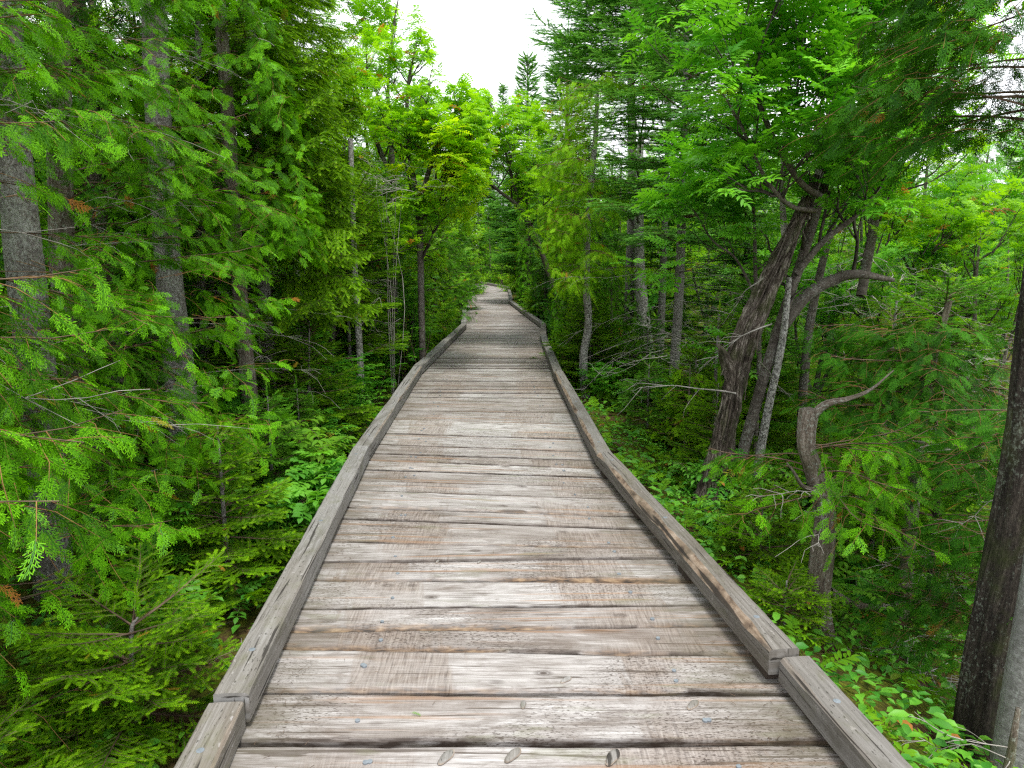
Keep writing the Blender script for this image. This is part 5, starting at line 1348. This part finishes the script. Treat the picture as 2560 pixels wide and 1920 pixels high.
broad_plant(G(2.3, 5.6), .5, 'shaded leafy shrub behind the speckled birch stem', leaf='herb', stems=7, per=12, ln=(.05, .09), keep=K0)
broad_plant(G(3.1, 6.0), .7, 'sunlit leafy shrub in the hollow behind the fallen log', leaf='herb_lime', stems=8, per=12, ln=(.05, .09), keep=K0)
# stub of a dead tree with a bracket
sb = G(1.95, 11.2, 0)
root = thing('tree_stump', 'small broken brown stump between the curved trunk and the pale birch', 'stump', tuple(sb))
a = Acc(); tube(a, spline([[0, 0, -.1], [.01, 0, .4], [.0, 0, .78]], 14), [.07, .055, .05, .02], 12, 0, .12, 2.0, ridge=.1); a.build('stump_wood', ['bark_old'], root)

# brush of dead grey twigs
def brush(c, ext_, n, label, nm='dead_shrub'):
    c = np.array(c, float); root = thing(nm, label, 'dead brush', (c[0], c[1], gzs(c[0], c[1])))
    b0 = np.array([c[0], c[1], gzs(c[0], c[1])]); T_ = Tubes()
    for q in range(n):
        p = c + rng.normal(0, 1, 3) * ext_ * .4; az = U(0, 6.28); Ln = U(.25, .8)
        B = branch_curve(p - b0, az, U(-.3, .6), Ln, U(-.1, .4), 7, wig=.18); T_.add(B, .005, .001)
        for s in range(6): T_.add(branch_curve(B[rng.integers(1, 7)], az + U(-1.3, 1.3), U(-.5, .6), Ln * U(.2, .5), .1, 4, wig=.15), .0022, .0008)
    for q in range(6): T_.add(spline([[U(-.1, .1), U(-.1, .1), -.05], (c - b0) * .5 + rng.normal(0, .1, 3), c - b0 + rng.normal(0, .3, 3) * ext_], 8), .008, .003)
    a = Acc(); T_.flush(a, 0); a.build('branch_twig', ['twig_grey'], root)
brush(at(2130, 830, 7.0), np.array([1.3, .8, .9]), 70, 'tangle of dead pale grey twigs at the photo edge in the clearing')
brush(at(1930, 630, 8.5), np.array([1.3, .8, .7]), 60, 'tangle of dead grey twigs behind the arching limb')
brush(at(830, 400, 9.6), np.array([.6, .6, .25]), 26, 'spray of bare pale twigs poking out below the lime rowan')
brush(at(1540, 740, 8.4), np.array([.7, .7, .6]), 30, 'dead fir twigs between the straight grey stem and the old leaning tree')
brush(at(1960, 1450, 4.2), np.array([.7, .5, .25]), 26, 'bare curved pale twigs in front of the fallen log')

# ================================================================== woods behind: copies of a few trees
GA = 'trees in the deep woods behind the grey fir trunks'
GB = 'trees in the woods behind the old leaning tree'
GC = 'trees in the woods closing the far end of the path'
def proto_cedar(leaf, x, y, h=5.6, nb=150, label='', group=GA, dark=False):
    return conifer_cedar([G(x, y), G(x, y) + [.05, 0, h * .5], G(x, y) + [0, .05, h]], [.09, .06, .02], 'cedar_tree', label, 'bark_cedar', leaf, lod=1, h0=gzs(x, y) + .1, h1=gzs(x, y) + h, nb=nb, L0=1.25, L1=.35, spr=(.12, .18), dens=1.1, droopy_sprays=.9, dead=5, group=group, keep=None)
def proto_fir(leaf, x, y, h=6.0, L0=1.4, label='', group=GA, hang=0.0):
    return conifer_fir([G(x, y), G(x, y) + [0, 0, h]], [.09, .015], 'fir_tree', label, 'bark_fir', leaf, lod=1, h0=gzs(x, y) + .5, h1=gzs(x, y) + h - .1, whorl=.26, per=7, L0=L0, L1=.18, shoot=.12, group=group, dead=10, dead_h=(gzs(x, y) + .2, gzs(x, y) + 1.5), hang=hang, keep=None)
def proto_rowan(leaf, x, y, h=5.0, label='', group=GA):
    b = G(x, y)
    return rowan([([b, b + [.1, 0, h * .35], b + [.25, .1, h * .7], b + [.2, 0, h]], [.07, .05, .03, .01]), ([b + [.05, 0, .6], b + [-.4, .1, h * .45], b + [-.6, .1, h * .85]], [.05, .03, .01]), ([b + [.05, 0, .5], b + [.3, -.4, h * .4], b + [.6, -.5, h * .75]], [.045, .03, .01])],
                 label, leaf=leaf, lod=1, boughs=12, bl=.95, maxlev=2, leaflen=(.17, .25), per=2.0, lfrac=(.2, 1), up=.25, group=group)
LAB = {'cedar': 'green cedar', 'cedar_dark': 'dark cedar', 'cedar_lime': 'yellow-green cedar', 'fir': 'green fir', 'fir_blue': 'blue-green fir', 'fir_moss': 'yellow-green spruce',
       'rowan': 'green rowan', 'rowan_lime': 'lime rowan'}
ZN = {GA: 'packed in the deep woods behind the grey fir trunks', GB: 'in the woods behind the old leaning tree', GC: 'in the woods closing the far end of the path'}
def lab(k, g, x=0.0, y=0.0, sc=1.0):
    px = (1280 + FPX * x / max(y, 1)) / K; side = x < 0
    if g == GC: lm = 'closing the far end of the path'
    elif side: lm = ('behind the thick corner fir trunk' if px < 230 else 'behind the second grey fir trunk' if px < 410 else 'behind the trio of slim fir stems' if px < 600 else 'behind the drooping spruce' if px < 760
                     else 'behind the dead-limbed stem' if px < 860 else 'behind the yellow-boughed rowan' if px < 1000 else 'beside the bend')
    else: lm = ('behind the dark cedars at the rail' if px < 1240 else 'behind the curved lichened trunk' if px < 1340 else 'behind the pale birch' if px < 1430 else 'behind the straight grey stem' if px < 1540
                else 'behind the old leaning tree' if px < 1760 else 'behind the arching limb' if px < 1960 else 'behind the twig tangle' if px < 2150 else 'behind the dark edge trunk')
    bd = 'just' if y < 9 else 'a little way' if y < 14 else 'some way' if y < 20 else 'well' if y < 28 else 'far' if y < 37 else 'very far' if y < 50 else 'farthest'
    if g == GC: bd = ('path side ' if -4 < x < 4 else 'bank side ' if -11 < x < 0 else 'far bank ' if x < 0 else 'hollow side ' if x < 10 else 'far hollow ') + ('beside the rail' if y < 43 else 'first row' if y < 48 else 'second row' if y < 54 else 'last row') + ','
    sz = 'low' if sc < .72 else 'shortish' if sc < .84 else 'tall' if sc < 1.0 else 'very tall'
    return sz + ' ' + LAB[k] + ' ' + bd + ' ' + lm
def grp(k, g): return {'cedar': 'green cedars', 'cedar_dark': 'dark cedars', 'cedar_lime': 'yellow-green cedars', 'fir': 'green firs', 'fir_blue': 'blue-green firs', 'fir_moss': 'yellow-green spruces', 'rowan': 'green rowans', 'rowan_lime': 'lime rowans'}[k] + ' ' + ZN[g]
PR = {}
for k, fn, x, y, kw in (('cedar', proto_cedar, -4.4, 5.2, {}), ('cedar_dark', proto_cedar, -4.2, 7.6, {}), ('cedar_lime', proto_cedar, 5.6, 11.5, {'h': 4.6}), ('fir', proto_fir, -3.8, 10.4, {}), ('fir_blue', proto_fir, 4.4, 13.5, {'h': 6.4}),
                        ('fir_moss', proto_fir, -4.0, 13.0, {'hang': .25}), ('rowan', proto_rowan, 5.2, 9.6, {'h': 4.0}), ('rowan_lime', proto_rowan, -3.2, 15.0, {'h': 5.2})):
    g = GA if x < 0 else GB
    PR[k] = fn(k, x, y, label=lab(k, g, x, y, 1.0), group=grp(k, g), **kw)
USED = set()
def on_deck(x, y):
    if y > 44: return False
    l = float(lx(y)) if y < 34 else np.interp(y, [34, 36.5, 39.6, 41, 41.1], [float(lx(34)), -1.95, -3.0, -6.5, -30])
    r = float(rx(y)) if y < 34 else np.interp(y, [34, 38.2, 42.2, 43.2, 43.9], [float(rx(34)), -.15, -1.9, -6.3, -30])
    return l - .32 < x < r + .32
def plant(k, x, y, g, sc):
    if on_deck(x, y): return
    ks = list(PR); sw = [k] + [ks[q] for q in rng.permutation(len(ks)) if ks[q] != 'fir_blue' or x > 3]
    for kk in sw:
        if lab(kk, g, x, y, sc) not in USED: k = kk; break
    else:
        if g == GC: return
    USED.add(lab(k, g, x, y, sc))
    dup(PR[k], (x, y, gzs(x, y) - .05), U(0, 6.28), sc, lab(k, g, x, y, sc), grp(k, g), tilt=rng.normal(0, .03))
kindsL = ['cedar', 'cedar_lime', 'fir', 'rowan_lime', 'fir_moss', 'cedar', 'rowan_lime', 'cedar_lime', 'rowan']
kindsR = ['cedar', 'rowan_lime', 'cedar_lime', 'rowan', 'rowan_lime', 'cedar_lime', 'fir', 'rowan_lime']
n = 0
for y in np.arange(3.0, 46, 1.75):
    reach = 2.6 + y * .62
    x = -(3.6 if y < 9 else 2.6 if y < 16 else 2.3)
    if y > 34: x -= 4.5
    while x > -reach - 1.5 and x > -19:
        xx, yy = x + U(-.4, .4) + float(lx(min(y, 34))) * 0, y + U(-.6, .6)
        plant(kindsL[rng.integers(len(kindsL))] if y < 22 else ['cedar', 'rowan_lime', 'fir', 'rowan_lime', 'cedar_lime'][rng.integers(5)], xx, yy, GA, U(.7, .95) * (1.0 if y < 20 else 1.05)); n += 1
        x -= U(1.3, 1.9) * (1 + y / 40)
for y in np.arange(7.0, 46, 1.75):
    x = 5.4 if y < 9 else 4.6 if y < 13 else 2.6 if y < 20 else 2.0 if y < 30 else 2.4
    reach = 2.6 + y * .62
    while x < reach + 1.5 and x < 19:
        xx, yy = x + U(-.4, .4), y + U(-.6, .6)
        sc = U(.62, .85) if y < 20 else U(.8, 1.05)
        if y < 14 and x > 3.5: sc *= .82
        plant(kindsR[rng.integers(len(kindsR))], xx, yy, GB, sc); n += 1
        x += U(1.4, 2.1) * (1 + y / 40)
for y in np.arange(45.5, 62, 2.2):
    for x in np.arange(-18, 16, 2.3):
        plant(['cedar', 'cedar_dark', 'fir', 'rowan_lime', 'cedar_lime', 'rowan'][rng.integers(6)], x + U(-.8, .8), y + U(-.8, .8), GC, U(.9, 1.25)); n += 1
for x in np.arange(-.3, 8, 1.0):
    plant(['cedar', 'cedar_dark', 'fir'][rng.integers(3)], x, 44.6 + U(-.3, .8), GC, U(.6, .9)); n += 1
for (x, y, s_) in ((-1.3, 44.3, .42), (-.5, 43.4, .4), (-2.3, 44.8, .45), (.0, 41.0, .45), (-3.2, 44.6, .5)):
    plant('rowan_lime', x, y, GC, s_)
for (x, y) in ( (.55, 31), (.6, 34.5), (.2, 38.5), (-1.0, 44.0), (-2.2, 34.0), (-2.3, 30.5), (.9, 27.5), (-2.0, 26.0), (-3.6, 37.5)):
    plant(['cedar', 'cedar_dark', 'rowan'][rng.integers(3)], x + (.5 if x > 0 else -.3), y, GC, U(.55, .75)); n += 1

# ---------------------------------------------------------------- young growth under the trees (copies)
def yfir(leaf, x, y, h, L0, shoot, lab_): return fir([G(x, y), W_([x, y, gzs(x, y) + h])], [.025, .006], lab_, name='young_fir_tree', cat='young fir', leaf=leaf, lod=0, h0=gzs(x, y) + .05, h1=gzs(x, y) + h - .05, L0=L0, L1=.15, whorl=.16, per=6, shoot=shoot, keep=None, group='young firs under the trees')
YG = {'young fir': [yfir('fir', -2.5, 7.4, 1.3, .75, .085, 'knee-high green young fir beside the drooping spruce'), yfir('fir_moss', 3.0, 9.2, 1.2, .8, .085, 'yellow-green young fir behind the pale birch')],
      'rowan sapling': [seedling_rowan(G(-1.95, 8.4), .9, 'spreading rowan sapling between the drooping spruce and the rail', leaves=13, ln=(.18, .27), leaf='rowan', stems=6, grp='rowan saplings under the trees'),
                        seedling_rowan(G(2.4, 9.4), .6, 'bushy rowan sapling between the straight grey stem and the pale birch', leaves=12, ln=(.16, .24), leaf='herb', stems=6, grp='rowan saplings under the trees')],
      'leafy shrub': [broad_plant(G(-2.2, 7.7), .7, 'round-leaved shrub in the shade of the drooping spruce', leaf='herb', stems=8, per=12, ln=(.05, .09), grp='leafy shrubs under the trees'),
                      broad_plant(G(2.9, 7.2), .6, 'lime round-leaved shrub behind the speckled birch stem', leaf='herb_lime', stems=7, per=12, ln=(.045, .08), grp='leafy shrubs under the trees')]}
def yplant(kind, x, y, sc, again=0):
    pr = YG[kind][rng.integers(2) if x < 0 else int(R_() < .75)]
    px = (1280 + FPX * x / y) / K
    lm = ('in the shade of the thick corner fir trunk' if px < 230 else 'in the shade of the second grey fir trunk' if px < 410 else 'under the trio of slim fir stems' if px < 600 else 'under the drooping spruce' if px < 740
          else 'on the bank by the dead-limbed stem' if px < 830 else 'at the rail before the narrow bend' if px < 1060 else 'at the rail past the bend' if px < 1200 else 'at the dark cedars' if px < 1255 else 'by the curved lichened trunk' if px < 1350 else 'by the pale birch' if px < 1430
          else 'by the straight grey stem' if px < 1530 else 'by the old leaning tree' if px < 1760 else 'under the arching limb' if px < 1960 else 'in the bright clearing')
    bd = 'close' if y < 7 else 'set back' if y < 9.5 else 'deeper' if y < 12 else 'deep' if y < 15 else 'deepest'
    adj = 'tiny' if sc < .6 else 'small' if sc < .85 else 'middling' if sc < 1.1 else 'big'
    tone = {'young fir': ('green', 'yellow-green'), 'rowan sapling': ('dark', 'fresh green'), 'leafy shrub': ('green', 'lime')}[kind][YG[kind].index(pr)]
    lb = f'{adj} {tone} {kind}, {bd}, {lm}'
    if lb in USED and again < 14: return yplant(list(YG)[rng.integers(3)], x, y, U(.45, 1.25) if again > 6 else sc, again + 1)
    if lb in USED and y > 12: return
    USED.add(lb); dup(pr, (x, y, gzs(x, y)), U(0, 6.28), sc, lb, pr['group'], tilt=rng.normal(0, .03))
for y in np.arange(5.6, 24, .62):
    e = float(lx(min(y, 33)))
    for off in ((.55, 1.15, 1.9) if y < 12 else (.5, 1.1)):
        yplant(['rowan sapling', 'leafy shrub', 'young fir', 'rowan sapling', 'young fir'][rng.integers(5)], e - .2 - off * U(.9, 1.15), y + U(-.25, .25), U(.5, .85) * (1 + .03 * y) * (1.15 if off > 1 else .85))
for (x, y, k_, sc) in ((-1.75, 4.1, 'leafy shrub', .8), (-2.1, 3.9, 'rowan sapling', .7), (-2.3, 4.6, 'leafy shrub', 1.1), (-1.6, 4.4, 'leafy shrub', .6), (-2.5, 5.3, 'rowan sapling', .9), (-1.75, 6.6, 'rowan sapling', .75), (-2.3, 6.0, 'young fir', .8), (-2.7, 6.8, 'young fir', 1.0),
                      (-3.0, 5.6, 'leafy shrub', 1.2), (-2.1, 7.1, 'leafy shrub', 1.0), (1.6, 5.5, 'leafy shrub', .4), (2.5, 6.9, 'rowan sapling', .7), (2.5, 6.4, 'leafy shrub', .9), (1.8, 7.9, 'leafy shrub', .85), (2.4, 7.5, 'young fir', .8), (2.0, 4.0, 'leafy shrub', .7), (2.4, 4.4, 'rowan sapling', .7),
                      (2.9, 5.4, 'young fir', .8), (1.5, 9.2, 'leafy shrub', .8), (1.3, 10.6, 'rowan sapling', .9), (1.9, 10.3, 'leafy shrub', 1.0), (2.6, 8.8, 'young fir', .9)):
    yplant(k_, x, y, sc)
for y in np.arange(5.0, 24, .62):
    e = float(rx(min(y, 33)))
    for off in ((.45, 1.2, 2.0, 3.0) if y < 12 else (.4, 1.1)):
        if off < .5 and y < 9: continue
        yplant(['rowan sapling', 'leafy shrub', 'leafy shrub', 'leafy shrub', 'young fir'][rng.integers(5)], e + .2 + off * U(.9, 1.15), y + U(-.25, .25), U(.55, .95) * (1 + .02 * y))
for (k_, x, y, sc) in (('rowan_lime', -2.3, 10.9, .5), ('rowan_lime', -2.5, 12.8, .62), ('cedar_lime', -1.75, 14.2, .62), ('rowan_lime', -1.9, 15.6, .6), ('cedar_lime', -1.7, 17.3, .7), ('rowan_lime', -2.4, 17.0, .8), ('cedar', -1.8, 20.2, .72), ('rowan', -1.75, 12.0, .36),
                     ('rowan_lime', -3.0, 9.8, .6), ('cedar', -2.0, 24.0, .8), ('rowan_lime', -2.6, 21.5, .85), ('cedar', 1.55, 10.9, .32), ('cedar_dark', 1.5, 13.6, .5), ('cedar_dark', 1.3, 17.0, .55), ('cedar', .9, 20.8, .6), ('cedar_dark', .75, 25.2, .7)):
    plant(k_, x, y, GA if x < 0 else GB, sc)
for (k_, x, y, sc) in (('rowan_lime', -2.35, 23.5, .85), ('rowan_lime', .95, 24.5, .8), ('cedar_lime', -2.3, 27.0, .9), ('rowan_lime', .8, 29.0, .85), ('rowan_lime', -2.3, 31.5, .95), ('cedar_lime', .6, 33.0, .9), ('rowan_lime', .4, 37.5, .95), ('cedar_lime', -.6, 41.8, .8), ('rowan_lime', -1.6, 46.2, 1.0)):
    plant(k_, x, y, GA if x < 0 else GB, sc)
for (x, y, sc) in ((-2.1, 13.4, .5), (-1.9, 16.4, .5), (-2.2, 19.4, .62), (-2.1, 22.5, .65), (-2.5, 11.2, .45), (-2.5, 25.0, .7), (-3.2, 9.0, .5), (-2.3, 28.0, .7)):
    plant(['cedar', 'cedar_lime', 'rowan_lime', 'cedar'][rng.integers(4)], x, y, GA, sc)
# ================================================================== ground cover
gs = Stamps(); gp = Stamps(); gb = Stamps()
def scatter(n, xr, yr, dens_f=None):
    x = U(xr[0], xr[1], n); y = U(yr[0], yr[1], n)
    k = (x < lx(np.clip(y, -1, 34)) - .22) | (x > rx(np.clip(y, -1, 34)) + .22)
    if dens_f is not None: k &= R_(n) < dens_f(x, y)
    return x[k], y[k]
def patchy(x, y): return np.clip(.55 + .5 * np.sin(x * 2.1 + 1) * np.cos(y * 1.7) + .3 * np.sin(x * 5.3 + y * 4.1) + .35 * (x > 0), 0.25, 1)
def bank(x, y):                       # the bare mossy bank stays open
    b = np.exp(-(((x + 1.45) / .38) ** 2 + ((y - 3.6) / .9) ** 2)); return patchy(x, y) * (1 - .7 * np.clip(b * 1.6, 0, 1))
for rgn, cnt in (((-4, 4.5, 1.2, 8), 26000), ((-6, 9, 8, 18), 22000)):
    x, y = scatter(cnt, rgn[:2], rgn[2:], bank)
    m = len(x); z = gz(x, y) + U(.01, .16, m) + .18 * np.clip(np.sin(x * 3.3 + 2) * np.sin(y * 2.9), 0, 1) * R_(m); a = U(0, 6.28, m)
    gs.add(np.stack([x, y, z], -1), np.stack([np.cos(a), np.sin(a), U(-.1, .5, m)], -1), np.stack([rng.normal(0, .4, m), rng.normal(0, .4, m), np.ones(m)], -1), U(.035, .09, m), R_(m))
x, y = scatter(4200, (-4, 6), (1.5, 16), bank); m = len(x); a = U(0, 6.28, m)
gp.add(np.stack([x, y, gz(x, y) + U(.02, .12, m)], -1), np.stack([np.cos(a), np.sin(a), U(.1, .9, m)], -1), np.stack([rng.normal(0, .3, m), rng.normal(0, .3, m), np.ones(m)], -1), U(.12, .24, m), R_(m))
a_ = Acc(); gs.flush(a_, BRD, 0); gp.flush(a_, PINF, 1)
o = a_.build('ground_cover', ['herb', 'fir_moss']); o['kind'] = 'stuff'
# grass along the hollow-side rail
gy = np.concatenate([U(3.0, 8.5, 1500)]); gx = rx(gy) + .2 + np.abs(rng.normal(0, .16, len(gy)))
cl = np.sin(gy * 9) + np.sin(gx * 21 + gy * 5) > .1; gx, gy = gx[cl], gy[cl]; m = len(gx); a = U(0, 6.28, m)
gb.add(np.stack([gx, gy, gz(gx, gy)], -1), np.stack([np.cos(a) * .45, np.sin(a) * .45, np.ones(m)], -1), np.stack([np.sin(a), -np.cos(a), np.zeros(m)], -1), U(.10, .26, m), R_(m))
a_ = Acc(); gb.flush(a_, BLD, 0); o = a_.build('grass', ['grass']); o['kind'] = 'stuff'
# fallen sticks and needles
T_ = Tubes(); x, y = scatter(1300, (-4, 5), (1.3, 13)); z = gz(x, y)
for q in range(len(x)):
    T_.add(branch_curve(np.array([x[q], y[q], z[q] + .015]), U(0, 6.28), U(-.05, .25), U(.06, .4), .1, 4, wig=.1), U(.001, .004), .001)
a_ = Acc(); T_.flush(a_, 0); o = a_.build('forest_litter', ['twig_grey']); o['kind'] = 'stuff'
# needles, bark crumbs and little leaf bits caught on the planks, mostly along the rails and in the joints
x = []; y = U(1.6, 20, 2600); s_ = R_(2600)
e0 = lx(y); e1 = rx(y); tq = np.where(s_ < .33, np.abs(rng.normal(0, .05, 2600)), np.where(s_ < .66, 1 - np.abs(rng.normal(0, .05, 2600)), R_(2600)))
keep_ = (tq > .01) & (tq < .985) & ((s_ < .66) | (R_(2600) < .35)); tq, y, e0, e1 = tq[keep_], y[keep_], e0[keep_], e1[keep_]
T_ = Tubes()
for q in range(len(y)):
    p = np.array([e0[q] + (e1[q] - e0[q]) * tq[q], y[q], .007]); az = U(0, 6.28); l_ = U(.006, .028)
    T_.add([p, p + [cos(az) * l_ * .5, sin(az) * l_ * .5, .001], p + [cos(az) * l_, sin(az) * l_, 0]], .0011, .0007)
a_ = Acc(); T_.flush(a_, 0); o = a_.build('deck_litter', ['twig']); o['kind'] = 'stuff'
# tiny green sprig lying on the near planks
sg = Acc(); s1 = Stamps(); pz = on_z(1027, 1788); s1.add(np.zeros(3), W_([1, .15, .05]), W_([0, 0, 1.0]), .034, .8); s1.flush(sg, CED[0], 0)
o = sg.build('cedar_sprig', ['herb_lime']); o.location = (pz[0], pz[1], .010)
o['label'] = 'tiny bright green cedar sprig lying on the near planks'; o['category'] = 'sprig'

print('planted', n, 'copies; objects', len(SC.objects))
